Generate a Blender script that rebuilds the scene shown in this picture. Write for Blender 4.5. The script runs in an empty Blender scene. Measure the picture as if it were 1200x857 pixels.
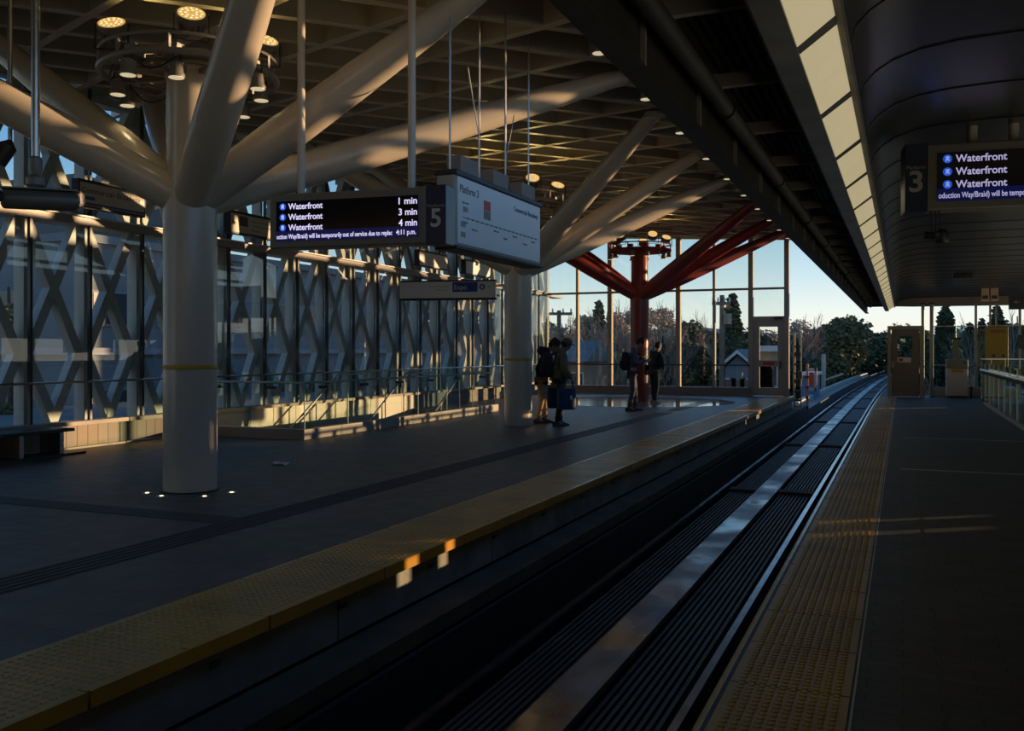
import bpy, bmesh, math, random
from mathutils import Vector, Matrix
random.seed(7)
C = bpy.context.scene.collection
scene = bpy.context.scene
PI = math.pi
def R(a): return math.radians(a)

# ------------------------------------------------------------------ camera, sky, sun, exposure
F_PX, CX, HORIZ = 1078.0, 600.0, 411.0
YAW = math.atan(458 / 1078.0)                     # camera turned left of the track direction (+Y)
cam_d = bpy.data.cameras.new('camera'); cam = bpy.data.objects.new('camera', cam_d); C.objects.link(cam)
cam.location = (0, 0, 1.5); cam.rotation_euler = (PI / 2, 0, YAW)
cam_d.sensor_width = 36; cam_d.lens = 36 * F_PX / 1200; cam_d.shift_y = -(428.5 - HORIZ) / 1200
cam_d.clip_end = 900; cam_d.clip_start = .05
scene.camera = cam
vs = scene.view_settings
vs.view_transform = 'Standard'; vs.look = 'None'; vs.gamma = 1; vs.use_curve_mapping = False; vs.exposure = 0.0
SKY, SUN, SUN_AZ, SUN_EL = 1.12, 7.5, 54.0, 3.6
w = bpy.data.worlds.new('sky'); scene.world = w; w.use_nodes = True
nt = w.node_tree; nt.nodes.clear()
o_ = nt.nodes.new('ShaderNodeOutputWorld'); bg = nt.nodes.new('ShaderNodeBackground')
tc = nt.nodes.new('ShaderNodeTexCoord'); sp = nt.nodes.new('ShaderNodeSeparateXYZ'); cr = nt.nodes.new('ShaderNodeValToRGB')
nt.links.new(tc.outputs['Generated'], sp.inputs[0]); nt.links.new(sp.outputs['Z'], cr.inputs[0])
nt.links.new(cr.outputs[0], bg.inputs['Color']); nt.links.new(bg.outputs[0], o_.inputs[0]); bg.inputs['Strength'].default_value = SKY
els = cr.color_ramp.elements
els[0].position = 0.0; els[0].color = (.92, .84, .70, 1)
els[1].position = 1.0; els[1].color = (.05, .15, .38, 1)
for p_, c_ in ((.04, (.80, .86, .80)), (.075, (.58, .74, .79)), (.13, (.34, .56, .72)), (.22, (.15, .38, .72)), (.45, (.10, .28, .60))):
    e = els.new(p_); e.color = (*c_, 1)
sd = bpy.data.lights.new('sun', 'SUN'); sun = bpy.data.objects.new('sun', sd); C.objects.link(sun)
sd.energy = SUN; sd.angle = R(.35); sd.color = (1.0, .63, .34)
sdir = Vector((math.sin(R(SUN_AZ)) * math.cos(R(SUN_EL)), math.cos(R(SUN_AZ)) * math.cos(R(SUN_EL)), math.sin(R(SUN_EL))))
sun.rotation_euler = sdir.to_track_quat('Z', 'Y').to_euler()

# ------------------------------------------------------------------ materials
def mat(name, col, rough=.6, metal=0., noise=0., nscale=3., bump=0., bscale=30., spec=.5, emit=None, estr=1., stretch=None, col2=None, alpha=1., trans=0.):
    m = bpy.data.materials.new(name); m.use_nodes = True
    n = m.node_tree.nodes; l = m.node_tree.links; b = n['Principled BSDF']
    b.inputs['Base Color'].default_value = (*col, 1); b.inputs['Roughness'].default_value = rough
    b.inputs['Metallic'].default_value = metal; b.inputs['Specular IOR Level'].default_value = spec
    t = n.new('ShaderNodeTexCoord'); mp = n.new('ShaderNodeMapping'); l.new(t.outputs['Object'], mp.inputs[0])
    if stretch: mp.inputs['Scale'].default_value = stretch
    if noise or col2:
        nz = n.new('ShaderNodeTexNoise'); nz.inputs['Scale'].default_value = nscale; nz.inputs['Detail'].default_value = 6
        l.new(mp.outputs[0], nz.inputs['Vector'])
        r = n.new('ShaderNodeValToRGB'); l.new(nz.outputs['Fac'], r.inputs[0])
        c2 = col2 or tuple(min(1, c * (1 + noise)) for c in col)
        c1 = col if col2 else tuple(c * (1 - noise) for c in col)
        r.color_ramp.elements[0].position = .3; r.color_ramp.elements[0].color = (*c1, 1)
        r.color_ramp.elements[1].position = .7; r.color_ramp.elements[1].color = (*c2, 1)
        l.new(r.outputs[0], b.inputs['Base Color'])
    if bump:
        nb = n.new('ShaderNodeTexNoise'); nb.inputs['Scale'].default_value = bscale; l.new(mp.outputs[0], nb.inputs['Vector'])
        bp = n.new('ShaderNodeBump'); bp.inputs['Strength'].default_value = bump; bp.inputs['Distance'].default_value = .02
        l.new(nb.outputs['Fac'], bp.inputs['Height']); l.new(bp.outputs[0], b.inputs['Normal'])
    if emit: b.inputs['Emission Color'].default_value = (*emit, 1); b.inputs['Emission Strength'].default_value = estr
    return m
def tile_mat(name, c1, c2, mortar, w, h, rough, msize=.004, noise=.25, rot=0, bump=.3):
    m = mat(name, c1, rough, spec=.4); n = m.node_tree.nodes; l = m.node_tree.links; b = n['Principled BSDF']
    t = n.new('ShaderNodeTexCoord'); mp = n.new('ShaderNodeMapping'); l.new(t.outputs['Object'], mp.inputs[0]); mp.inputs['Rotation'].default_value[2] = rot
    br = n.new('ShaderNodeTexBrick'); l.new(mp.outputs[0], br.inputs['Vector'])
    br.inputs['Scale'].default_value = 1; br.inputs['Brick Width'].default_value = w; br.inputs['Row Height'].default_value = h
    br.inputs['Mortar Size'].default_value = msize; br.inputs['Color1'].default_value = (*c1, 1); br.inputs['Color2'].default_value = (*c2, 1); br.inputs['Mortar'].default_value = (*mortar, 1)
    nz = n.new('ShaderNodeTexNoise'); nz.inputs['Scale'].default_value = 1.3; nz.inputs['Detail'].default_value = 8; l.new(mp.outputs[0], nz.inputs['Vector'])
    mx = n.new('ShaderNodeMixRGB'); mx.blend_type = 'MULTIPLY'; mx.inputs[0].default_value = noise * 2
    l.new(br.outputs['Color'], mx.inputs[1]); l.new(nz.outputs['Color'], mx.inputs[2]); l.new(mx.outputs[0], b.inputs['Base Color'])
    n2 = n.new('ShaderNodeTexNoise'); n2.inputs['Scale'].default_value = 5; n2.inputs['Detail'].default_value = 6; l.new(mp.outputs[0], n2.inputs['Vector'])
    mr = n.new('ShaderNodeMapRange'); mr.inputs['To Min'].default_value = rough - .1; mr.inputs['To Max'].default_value = min(1, rough + .15)
    l.new(n2.outputs['Fac'], mr.inputs['Value']); l.new(mr.outputs[0], b.inputs['Roughness'])
    bp = n.new('ShaderNodeBump'); bp.inputs['Strength'].default_value = bump; bp.inputs['Distance'].default_value = .004
    inv = n.new('ShaderNodeInvert'); l.new(br.outputs['Fac'], inv.inputs['Color']); l.new(inv.outputs[0], bp.inputs['Height']); l.new(bp.outputs[0], b.inputs['Normal'])
    return m
def glass_mat(name, tint=(.93, .96, .95), refl=.9):
    m = bpy.data.materials.new(name); m.use_nodes = True; n = m.node_tree.nodes; l = m.node_tree.links; n.clear()
    o = n.new('ShaderNodeOutputMaterial'); mx = n.new('ShaderNodeMixShader'); tr = n.new('ShaderNodeBsdfTransparent'); gl = n.new('ShaderNodeBsdfGlossy'); fr = n.new('ShaderNodeFresnel')
    tr.inputs['Color'].default_value = (*tint, 1); gl.inputs['Color'].default_value = (refl, refl, refl, 1); gl.inputs['Roughness'].default_value = 0.0
    
    ge = n.new('ShaderNodeNewGeometry'); mr = n.new('ShaderNodeMapRange'); mr.inputs['To Min'].default_value = 1.5; mr.inputs['To Max'].default_value = 1/1.5
    l.new(ge.outputs['Backfacing'], mr.inputs['Value']); l.new(mr.outputs[0], fr.inputs['IOR'])
    l.new(fr.outputs[0], mx.inputs[0]); l.new(tr.outputs[0], mx.inputs[1]); l.new(gl.outputs[0], mx.inputs[2]); l.new(mx.outputs[0], o.inputs[0])
    return m
M = {}
M['col_paint'] = mat('cream_enamel', (.52, .46, .365), .24, noise=.05, nscale=1.5, spec=.5)
M['red_paint'] = mat('red_enamel', (.22, .028, .02), .32, noise=.08, nscale=1.5)
M['beam_paint'] = mat('cream_beam_paint', (.52, .47, .35), .42, noise=.08, nscale=2)
M['deck'] = mat('dark_roof_deck', (.03, .027, .022), .7)
M['lattice'] = mat('pale_steel_paint', (.40, .40, .37), .4, noise=.05, nscale=2)
M['grey_frame'] = mat('grey_frame', (.24, .225, .20), .4, metal=.1)
M['black_frame'] = mat('black_gasket', (.012, .012, .013), .4)
M['steel'] = mat('brushed_steel', (.55, .55, .53), .28, metal=1, noise=.1, nscale=12)
M['dark_steel'] = mat('dark_steel', (.05, .048, .045), .45, metal=.4, noise=.3, nscale=4)
M['black'] = mat('black_plastic', (.012, .012, .013), .45)
M['rail'] = mat('polished_rail', (.36, .38, .40), .22, metal=1, noise=.25, nscale=6)
M['lim'] = mat('aluminium_plate', (.36, .37, .38), .34, metal=.9, col2=(.20, .19, .18), nscale=3, stretch=(2, .6, 1))
_n = M['lim'].node_tree.nodes; _l = M['lim'].node_tree.links; _t = _n.new('ShaderNodeTexNoise'); _t.inputs['Scale'].default_value = 1.1; _t.inputs['Detail'].default_value = 8
_m = _n.new('ShaderNodeMapRange'); _m.inputs['From Min'].default_value = .35; _m.inputs['From Max'].default_value = .65; _m.inputs['To Min'].default_value = .16; _m.inputs['To Max'].default_value = .6
_l.new(_n['Texture Coordinate'].outputs['Object'], _t.inputs['Vector']); _l.new(_t.outputs['Fac'], _m.inputs['Value']); _l.new(_m.outputs[0], _n['Principled BSDF'].inputs['Roughness'])
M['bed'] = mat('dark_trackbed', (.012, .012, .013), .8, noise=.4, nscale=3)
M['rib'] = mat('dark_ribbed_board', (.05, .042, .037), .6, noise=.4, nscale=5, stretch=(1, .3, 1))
M['ledge'] = mat('rusty_brown_ledge', (.075, .052, .03), .8, noise=.4, nscale=2.5)
M['edge_concrete'] = mat('stained_concrete', (.20, .19, .17), .7, noise=.35, nscale=2.2, bump=.2)
M['concrete'] = mat('pale_concrete', (.36, .34, .29), .75, noise=.15, nscale=2, bump=.2)
M['cream_wall'] = mat('cream_panel', (.55, .52, .42), .5, noise=.06, nscale=2)
M['block_wall'] = tile_mat('concrete_block', (.34, .30, .24), (.29, .26, .21), (.14, .12, .10), .6, .2, .7, .008)
M['floor'] = tile_mat('grey_floor_tile', (.15, .130, .108), (.128, .112, .093), (.055, .05, .045), .6, .3, .44, .004, rot=0)
M['floor_r'] = tile_mat('dark_paver', (.10, .098, .094), (.085, .083, .08), (.045, .045, .045), .3, .1, .62, .004)
M['terrazzo'] = mat('polished_terrazzo', (.30, .31, .31), .07, noise=.25, nscale=2.5)
M['groove'] = mat('dark_guide_tile', (.035, .035, .037), .6)
M['tactile'] = mat('yellow_tactile', (.50, .235, .022), .30, noise=.22, nscale=1.6, spec=.5)
M['tactile_r'] = mat('yellow_tactile_old', (.38, .215, .022), .5, noise=.22, nscale=1.6)
M['yellow'] = mat('yellow_paint', (.55, .33, .02), .5, noise=.05)
M['white'] = mat('white_enamel', (.60, .60, .58), .35)
M['sign_white'] = mat('sign_white', (.74, .74, .71), .3)
M['navy'] = mat('navy_enamel', (.012, .02, .045), .3)
M['blue'] = mat('blue_band', (.01, .06, .28), .35)
M['case'] = mat('sign_case_grey', (.16, .145, .115), .4, metal=.2)
M['screen'] = mat('screen_black', (.006, .006, .008), .12)
M['ticker'] = mat('ticker_band', (.004, .006, .03), .2, emit=(.003, .006, .06), estr=.6)
M['led'] = mat('led_text', (.1, .1, .1), .5, emit=(.72, .66, .98), estr=1.0)
M['led_r'] = mat('led_text_dimmer', (.1, .1, .1), .5, emit=(.52, .48, .78), estr=.75)
M['led_blue'] = mat('led_blue', (.01, .05, .3), .5, emit=(.01, .09, .62), estr=.8)
M['print'] = mat('grey_print', (.30, .28, .23), .5)
M['print_big'] = mat('pale_numeral', (.50, .46, .36), .5)
M['ink'] = mat('dark_ink', (.05, .05, .055), .5)
M['red_print'] = mat('red_print', (.6, .05, .04), .5)
M['trough'] = mat('mid_grey_trim', (.20, .22, .24), .6)
M['lamp_body'] = mat('lamp_grey', (.22, .21, .19), .45, metal=.3)
M['lamp_on'] = mat('lamp_glass_warm', (.9, .8, .5), .3, emit=(1, .58, .16), estr=.62)
M['lamp_dim'] = mat('lamp_glass_pale', (.9, .85, .65), .3, emit=(1, .84, .50), estr=.55)
M['lamp_dot'] = mat('lamp_lens_bright', (.9, .85, .65), .3, emit=(1, .78, .42), estr=1.3)
M['box_on'] = mat('light_box_diffuser', (.5, .47, .33), .4, emit=(.62, .51, .29), estr=.60, noise=.12, nscale=1.5)
M['ground_lamp'] = mat('ground_lamp', (.9, .8, .6), .3, emit=(1, .75, .4), estr=3)
M['fascia'] = mat('perforated_fascia', (.045, .042, .036), .55, metal=.3, noise=.3, nscale=6)
M['vault'] = mat('satin_vault_panel', (.05, .048, .044), .30, metal=.75, noise=.25, nscale=1.2, stretch=(1, 1, .4), bump=.06, bscale=1.5)
M['purlin'] = mat('dusty_purlin', (.26, .22, .18), .7)
M['door_grey'] = mat('brown_grey_door', (.20, .175, .14), .45)
M['door_frame'] = mat('beige_door_frame', (.36, .32, .25), .45)
M['glass'] = glass_mat('window_glass')
M['glass_low'] = glass_mat('balustrade_glass', (.91, .95, .93))
M['glass_blue'] = glass_mat('screen_glass', (.62, .76, .80))
M['glass_edge'] = mat('green_glass_edge', (.35, .5, .42), .2)
M['skin'] = mat('skin', (.36, .20, .14), .55, noise=.08, nscale=20)
M['skin2'] = mat('skin_darker', (.24, .13, .09), .55, noise=.08, nscale=20)
M['black_cloth'] = mat('black_cloth', (.014, .014, .018), .85, noise=.2, nscale=12)
M['olive_cloth'] = mat('olive_cloth', (.12, .105, .05), .85, noise=.2, nscale=10)
M['khaki_cloth'] = mat('khaki_cloth', (.33, .24, .15), .85, noise=.15, nscale=10)
M['denim'] = mat('denim', (.055, .065, .085), .85, noise=.2, nscale=14)
M['slate_cloth'] = mat('slate_blue_cloth', (.055, .085, .13), .85, noise=.2, nscale=10)
M['blue_bag'] = mat('blue_bag', (.008, .035, .10), .6, noise=.2, nscale=6)
M['shoe_black'] = mat('black_leather', (.012, .011, .011), .5)
M['shoe_yellow'] = mat('mustard_suede', (.28, .20, .06), .7)
M['hair'] = mat('dark_hair', (.012, .009, .008), .7)
M['paper'] = mat('white_paper', (.7, .7, .7), .7)
M['brick'] = tile_mat('orange_brick', (.42, .22, .13), (.36, .19, .11), (.4, .33, .27), .5, .16, .8, .02)
M['stucco'] = mat('tan_stucco', (.45, .32, .20), .85, noise=.08)
M['grey_stucco'] = mat('grey_blue_cladding', (.15, .17, .19), .7, noise=.12, nscale=.6)
M['grey_stucco2'] = mat('weathered_grey_cladding', (.09, .10, .11), .75, noise=.2, nscale=.5)
M['roof'] = mat('grey_shingle', (.12, .125, .13), .7, noise=.2, nscale=2)
M['win_dark'] = mat('dark_window', (.04, .05, .06), .15)
M['white_trim'] = mat('white_trim', (.6, .6, .58), .6)
M['ground'] = mat('winter_grass', (.05, .055, .035), .95, noise=.4, nscale=.1)
M['asphalt'] = mat('asphalt', (.045, .045, .05), .9, noise=.2, nscale=.5)
M['leaf_dark'] = mat('evergreen_leaf', (.055, .075, .035), .8, noise=.5, nscale=.6)
M['leaf_olive'] = mat('olive_leaf', (.11, .115, .05), .8, noise=.5, nscale=.6)
M['twig'] = mat('bare_twig', (.26, .20, .15), .9)
M['thicket'] = mat('brown_twig_mass', (.42, .34, .25), .9, noise=.3, nscale=.7)
M['bark'] = mat('bark', (.08, .06, .045), .9, noise=.3, nscale=3)
M['wood_pole'] = mat('weathered_pole', (.16, .13, .10), .9, noise=.2, nscale=3)
M['blue_paint'] = mat('blue_shed_paint', (.06, .13, .30), .6)
M['red_white'] = mat('red_white', (.55, .12, .08), .5)

# ------------------------------------------------------------------ mesh helpers (world coordinates)
class MB:
    def __init__(s): s.v = []; s.f = []
    def add(s, vs_, fs):
        k = len(s.v); s.v += [tuple(v) for v in vs_]; s.f += [tuple(i + k for i in f) for f in fs]; return s
    def box(s, x0, x1, y0, y1, z0, z1):
        return s.add([(x0,y0,z0),(x1,y0,z0),(x1,y1,z0),(x0,y1,z0),(x0,y0,z1),(x1,y0,z1),(x1,y1,z1),(x0,y1,z1)],
                     [(0,3,2,1),(4,5,6,7),(0,1,5,4),(1,2,6,5),(2,3,7,6),(3,0,4,7)])
    def obox(s, c, ax, ay, az):
        c, ax, ay, az = map(Vector, (c, ax, ay, az)); vv = []
        for k in (-1, 1):
            for (i, j) in ((-1,-1),(1,-1),(1,1),(-1,1)): vv.append(c + ax*i + ay*j + az*k)
        return s.add(vv, [(0,3,2,1),(4,5,6,7),(0,1,5,4),(1,2,6,5),(2,3,7,6),(3,0,4,7)])
    def bar(s, p0, p1, w, h, up=(0,0,1)):
        p0, p1 = Vector(p0), Vector(p1); d = (p1 - p0); L = d.length / 2; d.normalize(); u = Vector(up)
        x = d.cross(u)
        if x.length < 1e-4: x = d.cross(Vector((1,0,0)))
        x.normalize(); z = x.cross(d)
        return s.obox((p0 + p1) / 2, x * (w/2), d * L, z * (h/2))
    def tube(s, pts, r, n=12, cap=True):
        pts = [Vector(p) for p in pts]; rs = r if isinstance(r, (list, tuple)) else [r] * len(pts); k = len(s.v); up = None
        for i, p in enumerate(pts):
            d = (pts[min(i+1, len(pts)-1)] - pts[max(i-1, 0)]).normalized()
            if up is None:
                up = Vector((0,0,1)) if abs(d.z) < .9 else Vector((1,0,0))
            x = d.cross(up).normalized(); up = x.cross(d).normalized()
            for j in range(n):
                a = 2*PI*j/n; s.v.append(tuple(p + (x*math.cos(a) + up*math.sin(a)) * rs[i]))
        for i in range(len(pts)-1):
            for j in range(n):
                a = k + i*n + j; b = k + i*n + (j+1) % n; s.f.append((a, b, b+n, a+n))
        if cap: s.f.append(tuple(k + j for j in range(n))[::-1]); s.f.append(tuple(k + (len(pts)-1)*n + j for j in range(n)))
        return s
    def lathe(s, c, prof, n=24, axis=(0,0,1), squash=1):
        c = Vector(c); ax = Vector(axis).normalized(); t = Vector((1,0,0)) if abs(ax.x) < .9 else Vector((0,1,0))
        x = ax.cross(t).normalized(); y = ax.cross(x); k = len(s.v)
        for (r, z) in prof:
            for j in range(n):
                a = 2*PI*j/n; s.v.append(tuple(c + ax*z + x*(r*math.cos(a)) + y*(r*squash*math.sin(a))))
        for i in range(len(prof)-1):
            for j in range(n):
                a = k + i*n + j; b = k + i*n + (j+1) % n; s.f.append((a, b, b+n, a+n))
        s.f.append(tuple(k + j for j in range(n))[::-1]); s.f.append(tuple(k + (len(prof)-1)*n + j for j in range(n)))
        return s
    def ring(s, c, R0, r, n=40, m=8, axis=(0,0,1)):
        c = Vector(c); ax = Vector(axis).normalized(); t = Vector((1,0,0)) if abs(ax.x) < .9 else Vector((0,1,0))
        x = ax.cross(t).normalized(); y = ax.cross(x); k = len(s.v)
        for i in range(n):
            a = 2*PI*i/n; dr = x*math.cos(a) + y*math.sin(a)
            for j in range(m):
                b = 2*PI*j/m; s.v.append(tuple(c + dr*(R0 + r*math.cos(b)) + ax*(r*math.sin(b))))
        for i in range(n):
            for j in range(m):
                s.f.append((k+i*m+j, k+((i+1)%n)*m+j, k+((i+1)%n)*m+(j+1)%m, k+i*m+(j+1)%m))
        return s
    def prism(s, poly, off):                          # polygon points (3-D) swept by vector off
        n = len(poly); off = Vector(off); P = [Vector(p) for p in poly]
        return s.add(P + [p + off for p in P], [tuple(range(n))[::-1], tuple(range(n, 2*n))] + [(i, (i+1) % n, (i+1) % n + n, i + n) for i in range(n)])
    def quad(s, a, b, c, d): return s.add([a, b, c, d], [(0,1,2,3)])
    def build(s, name, m, parent=None, smooth=False, bevel=0, origin=None):
        me = bpy.data.meshes.new(name)
        off = Vector((0,0,0))
        if parent is not None:
            p = parent
            while p is not None: off += p.location; p = p.parent
        loc = Vector(origin) - off if origin is not None else Vector((0,0,0))
        q = off + loc
        me.from_pydata([tuple(Vector(v) - q) for v in s.v], [], s.f); me.update()
        bm = bmesh.new(); bm.from_mesh(me); bmesh.ops.recalc_face_normals(bm, faces=bm.faces); bm.to_mesh(me); bm.free()
        o = bpy.data.objects.new(name, me); C.objects.link(o); o.location = loc
        if parent is not None: o.parent = parent
        if m is not None: me.materials.append(M[m] if isinstance(m, str) else m)
        if smooth:
            for p in me.polygons: p.use_smooth = True
            try: me.set_sharp_from_angle(angle=R(40))
            except Exception: pass
        if bevel:
            b = o.modifiers.new('bevel', 'BEVEL'); b.width = bevel; b.segments = 2; b.limit_method = 'ANGLE'
        return o
def tag(o, label=None, cat=None, group=None, kind=None):
    if label: o['label'] = label
    if cat: o['category'] = cat
    if group: o['group'] = group
    if kind: o['kind'] = kind
    return o
ORD = ('nearest', 'second', 'third', 'fourth', 'fifth', 'sixth', 'seventh', 'eighth', 'ninth', 'tenth', 'eleventh', 'twelfth', 'thirteenth', 'fourteenth', 'fifteenth', 'sixteenth', 'seventeenth', 'eighteenth', 'nineteenth', 'twentieth')
def thing(name, label, cat, loc=(0,0,0), rz=0, group=None):
    o = bpy.data.objects.new(name, None); C.objects.link(o); o.location = loc; o.rotation_euler = (0,0,rz); o.empty_display_size = .1
    return tag(o, label, cat, group)
def struct(name, mb, m, parent=None, **k):
    o = mb.build(name, m, parent, **k); o['kind'] = 'structure'; return o
def children(o): return list(o.children)
def dup(root, loc, rz=None, label=None, group=None):
    def cp(o, par):
        c = o.copy(); C.objects.link(c)
        if par is not None: c.parent = par
        for ch in children(o): cp(ch, c)
        return c
    r = cp(root, None); r.location = loc
    if rz is not None: r.rotation_euler = (0,0,rz)
    if label: r['label'] = label
    if group: r['group'] = group
    return r
_txt = {}
def lettering(s, m, parent, origin, xdir, up, width=None, height=None, name='lettering', bold=0, depth=.002, align='L'):
    """printed characters: a thin raised mesh whose lower left corner sits at origin (parent's local space)"""
    key = (s, bold)
    if key not in _txt:
        cu = bpy.data.curves.new('lettering', 'FONT'); cu.body = s; cu.size = 1; cu.extrude = .01; cu.offset = bold
        t = bpy.data.objects.new('lettering', cu); C.objects.link(t); bpy.context.view_layer.update()
        me = bpy.data.meshes.new_from_object(t.evaluated_get(bpy.context.evaluated_depsgraph_get()))
        bpy.data.objects.remove(t); _txt[key] = me
    me = _txt[key]
    xs = [v.co.x for v in me.vertices]; ys = [v.co.y for v in me.vertices]
    x0, x1, y1 = min(xs), max(xs), max(ys)
    sy = height / .70 if height else width / (x1 - x0)
    sx = width / (x1 - x0) if width else sy
    X = Vector(xdir).normalized(); U = Vector(up).normalized(); N = X.cross(U); O = Vector(origin)
    if align == 'R': O = O - X * ((x1 - x0) * sx)
    if align == 'C': O = O - X * ((x1 - x0) * sx / 2)
    vv = [tuple(O + X*((v.co.x - x0)*sx) + U*(v.co.y*sy) + N*(v.co.z/.01*depth/2 + depth/2)) for v in me.vertices]
    nm = bpy.data.meshes.new(name); nm.from_pydata(vv, [], [tuple(p.vertices) for p in me.polygons]); nm.update()
    o = bpy.data.objects.new(name, nm); C.objects.link(o); o.parent = parent; nm.materials.append(M[m])
    return o

# ================================================================== SETTING: hall floor, track, platforms
Y0, YE = -7.0, 31.0                               # hall from behind the camera to the end wall
WX = -11.7                                        # glazed side wall
EX = -3.30                                        # edge of the hall platform
SX0, SX1, SY0, SY1 = WX, -9.4, 13.0, 20.9         # stairwell opening
f = MB()
f.box(WX-1.2, SX0, Y0, YE+.3, -.25, 0).box(SX1, EX-.70, Y0, YE+.3, -.25, 0).box(SX0, SX1, Y0, SY0, -.25, 0).box(SX0, SX1, SY1, YE+.3, -.25, 0)
floor_hall = struct('floor', f, 'floor')
d_ = MB(); d_.lathe((-7.15, 26.4, 0), [(2.75, .0), (2.75, .004)], 72); struct('floor_terrazzo_disc', d_, 'terrazzo', floor_hall)
g_ = MB()
for k in range(5): g_.box(-5.46 + k*.075, -5.42 + k*.075, Y0, 28.5, 0, .006)
g_.box(WX+.1, -5.46, 6.34, 6.64, 0, .004)
struct('floor_guide_strip', g_, 'groove', floor_hall)
gb = MB().box(-5.48, -5.10, Y0, 28.5, 0, .002); struct('floor_guide_tile', gb, mat('guide_base', (.06, .058, .056), .6), floor_hall)
fr_ = MB().box(-.21, 2.08, Y0, 33.6, -.25, 0).box(2.08, 5.3, 28.9, 33.6, -.25, 0); floor_r = struct('floor', fr_, 'floor_r')
ln = MB().box(-.02, 2.0, 12.6, 12.68, 0, .003).box(-.02, 2.0, 17.2, 17.27, 0, .003).box(-.20, -.19, Y0, 32, 0, .003); struct('floor_line', ln, mat('worn_line', (.42, .41, .38), .6), floor_r)
ln2 = MB().box(.16, .175, Y0, 32, 0, .002); struct('floor_joint', ln2, 'groove', floor_r)
# lower floor below the stairwell
struct('floor', MB().box(WX-.1, SX1+.2, SY0-4, SY1, -4.2, -4.0), 'floor')
# tactile strips with truncated domes
def tactile(name, x0, x1, y0, y1, m, step, lip=.05):
    b = MB().box(x0, x1, y0, y1, -.05, .004)
    o = struct(name, b, m)
    d = MB(); nx = int((x1 - x0 - .04) / step)
    for j in range(int((y1 - y0) / step)):
        y = y0 + (j + .5) * step
        n = 8 if y < 14 else 4
        for i in range(nx):
            x = x0 + .03 + (i + .5) * (x1 - x0 - .06) / nx
            k = len(d.v)
            for (r, z) in ((.018, .004), (.012, .010)):
                for a in range(n): d.v.append((x + r*math.cos(2*PI*a/n + .4), y + r*math.sin(2*PI*a/n + .4), z))
            d.f.append(tuple(k + n + a for a in range(n)))
            for a in range(n): d.f.append((k+a, k+(a+1)%n, k+n+(a+1)%n, k+n+a))
    struct('tactile_domes', d, m, o)
    s_ = MB(); y = y0 + .62
    while y < y1: s_.box(x0, x1, y, y + .006, .004, .0055); y += .62
    struct('tile_joint', s_, mat('tile_joint', (.12, .08, .02), .8), o)
    return o
tl = tactile('tactile_strip', -4.0, EX, .5, YE+.3, 'tactile', .052)
tr_ = tactile('tactile_strip', -.72, -.21, .5, 32.2, 'tactile_r', .046)
s_ = MB(); y = Y0
while y < 31.3: s_.box(EX-.08, EX+.015, y, y+1.23, -.075, .003); y += 1.25
struct('platform_edge_nosing', s_, 'tactile')
struct('platform_edge_filler', MB().box(-4.0, EX, Y0, .5, -.25, 0).box(-.72, -.21, Y0, .5, -.25, 0), 'tactile')
# platform faces
e = MB(); y = Y0
while y < 31: e.box(EX-.35, EX-.03, y, min(y+2.38, 31.3), -.36, -.075); y += 2.4
face = struct('platform_edge_panel', e, 'edge_concrete')
ee = MB(); y = Y0 + 1.2
while y < 31: ee.box(EX-.03, EX-.015, y, y+.07, -.16, -.13); y += 1.2
struct('panel_bracket', ee, 'dark_steel', face)
struct('platform_edge_ledge', MB().box(EX-.35, -3.03, Y0, 33.5, -.50, -.39), 'ledge')
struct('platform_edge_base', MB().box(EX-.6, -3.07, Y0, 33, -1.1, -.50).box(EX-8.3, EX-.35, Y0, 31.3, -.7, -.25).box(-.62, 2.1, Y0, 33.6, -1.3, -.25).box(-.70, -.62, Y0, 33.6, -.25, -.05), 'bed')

def tx(y):                                       # the guideway curves gently to the right past the station
    return 0 if y < 38 else (y - 38) ** 2 / (2 * 1500)
ys = [Y0 + i*5 for i in range(7)] + [34 + i*4 for i in range(42)]
def swept(name, prof, m, parent=None, ylist=None, kindname=None):
    b = MB(); n = len(prof); yl = ylist or ys
    for y in yl:
        for (x, z) in prof: b.v.append((x + tx(y), y, z))
    for i in range(len(yl)-1):
        for j in range(n):
            b.f.append((i*n+j, i*n+(j+1)%n, (i+1)*n+(j+1)%n, (i+1)*n+j))
    b.f.append(tuple(range(n))); b.f.append(tuple((len(yl)-1)*n + j for j in range(n)))
    return struct(name, b, m, parent)
def rect(x0, x1, z0, z1): return [(x0,z0),(x1,z0),(x1,z1),(x0,z1)]
ZT = -.77
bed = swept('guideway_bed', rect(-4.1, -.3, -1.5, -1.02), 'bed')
for X in (-2.74, -1.27):
    swept('running_rail', [(X-.07,-1.0),(X+.07,-1.0),(X+.07,-.98),(X+.01,-.96),(X+.01,-.82),(X+.028,-.81),(X+.028,ZT),(X-.028,ZT),(X-.028,-.81),(X-.01,-.82),(X-.01,-.96),(X-.07,-.98)], 'rail')
swept('linear_motor_plate', rect(-2.19, -1.875, -.83, -.775), 'lim')
swept('motor_plate_support', rect(-2.12, -1.94, -1.02, -.83), 'bed')
ribs = MB()
def ribset(x0, x1, n):
    for k in range(n):
        x = x0 + (x1-x0)*k/n; wd = (x1-x0)/n*.55
        swept('ribbed_board_slat', rect(x, x+wd, -.90, -.845), 'rib', ribo)
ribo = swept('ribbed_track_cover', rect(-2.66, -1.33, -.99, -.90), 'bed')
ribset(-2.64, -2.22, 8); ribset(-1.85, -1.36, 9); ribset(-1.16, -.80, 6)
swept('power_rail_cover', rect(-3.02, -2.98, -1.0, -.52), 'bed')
out = [y for y in ys if y >= 34]
out = [33.4] + out
swept('guideway_parapet', rect(-3.95, -3.75, -1.3, -.50), 'concrete', None, out)
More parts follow.
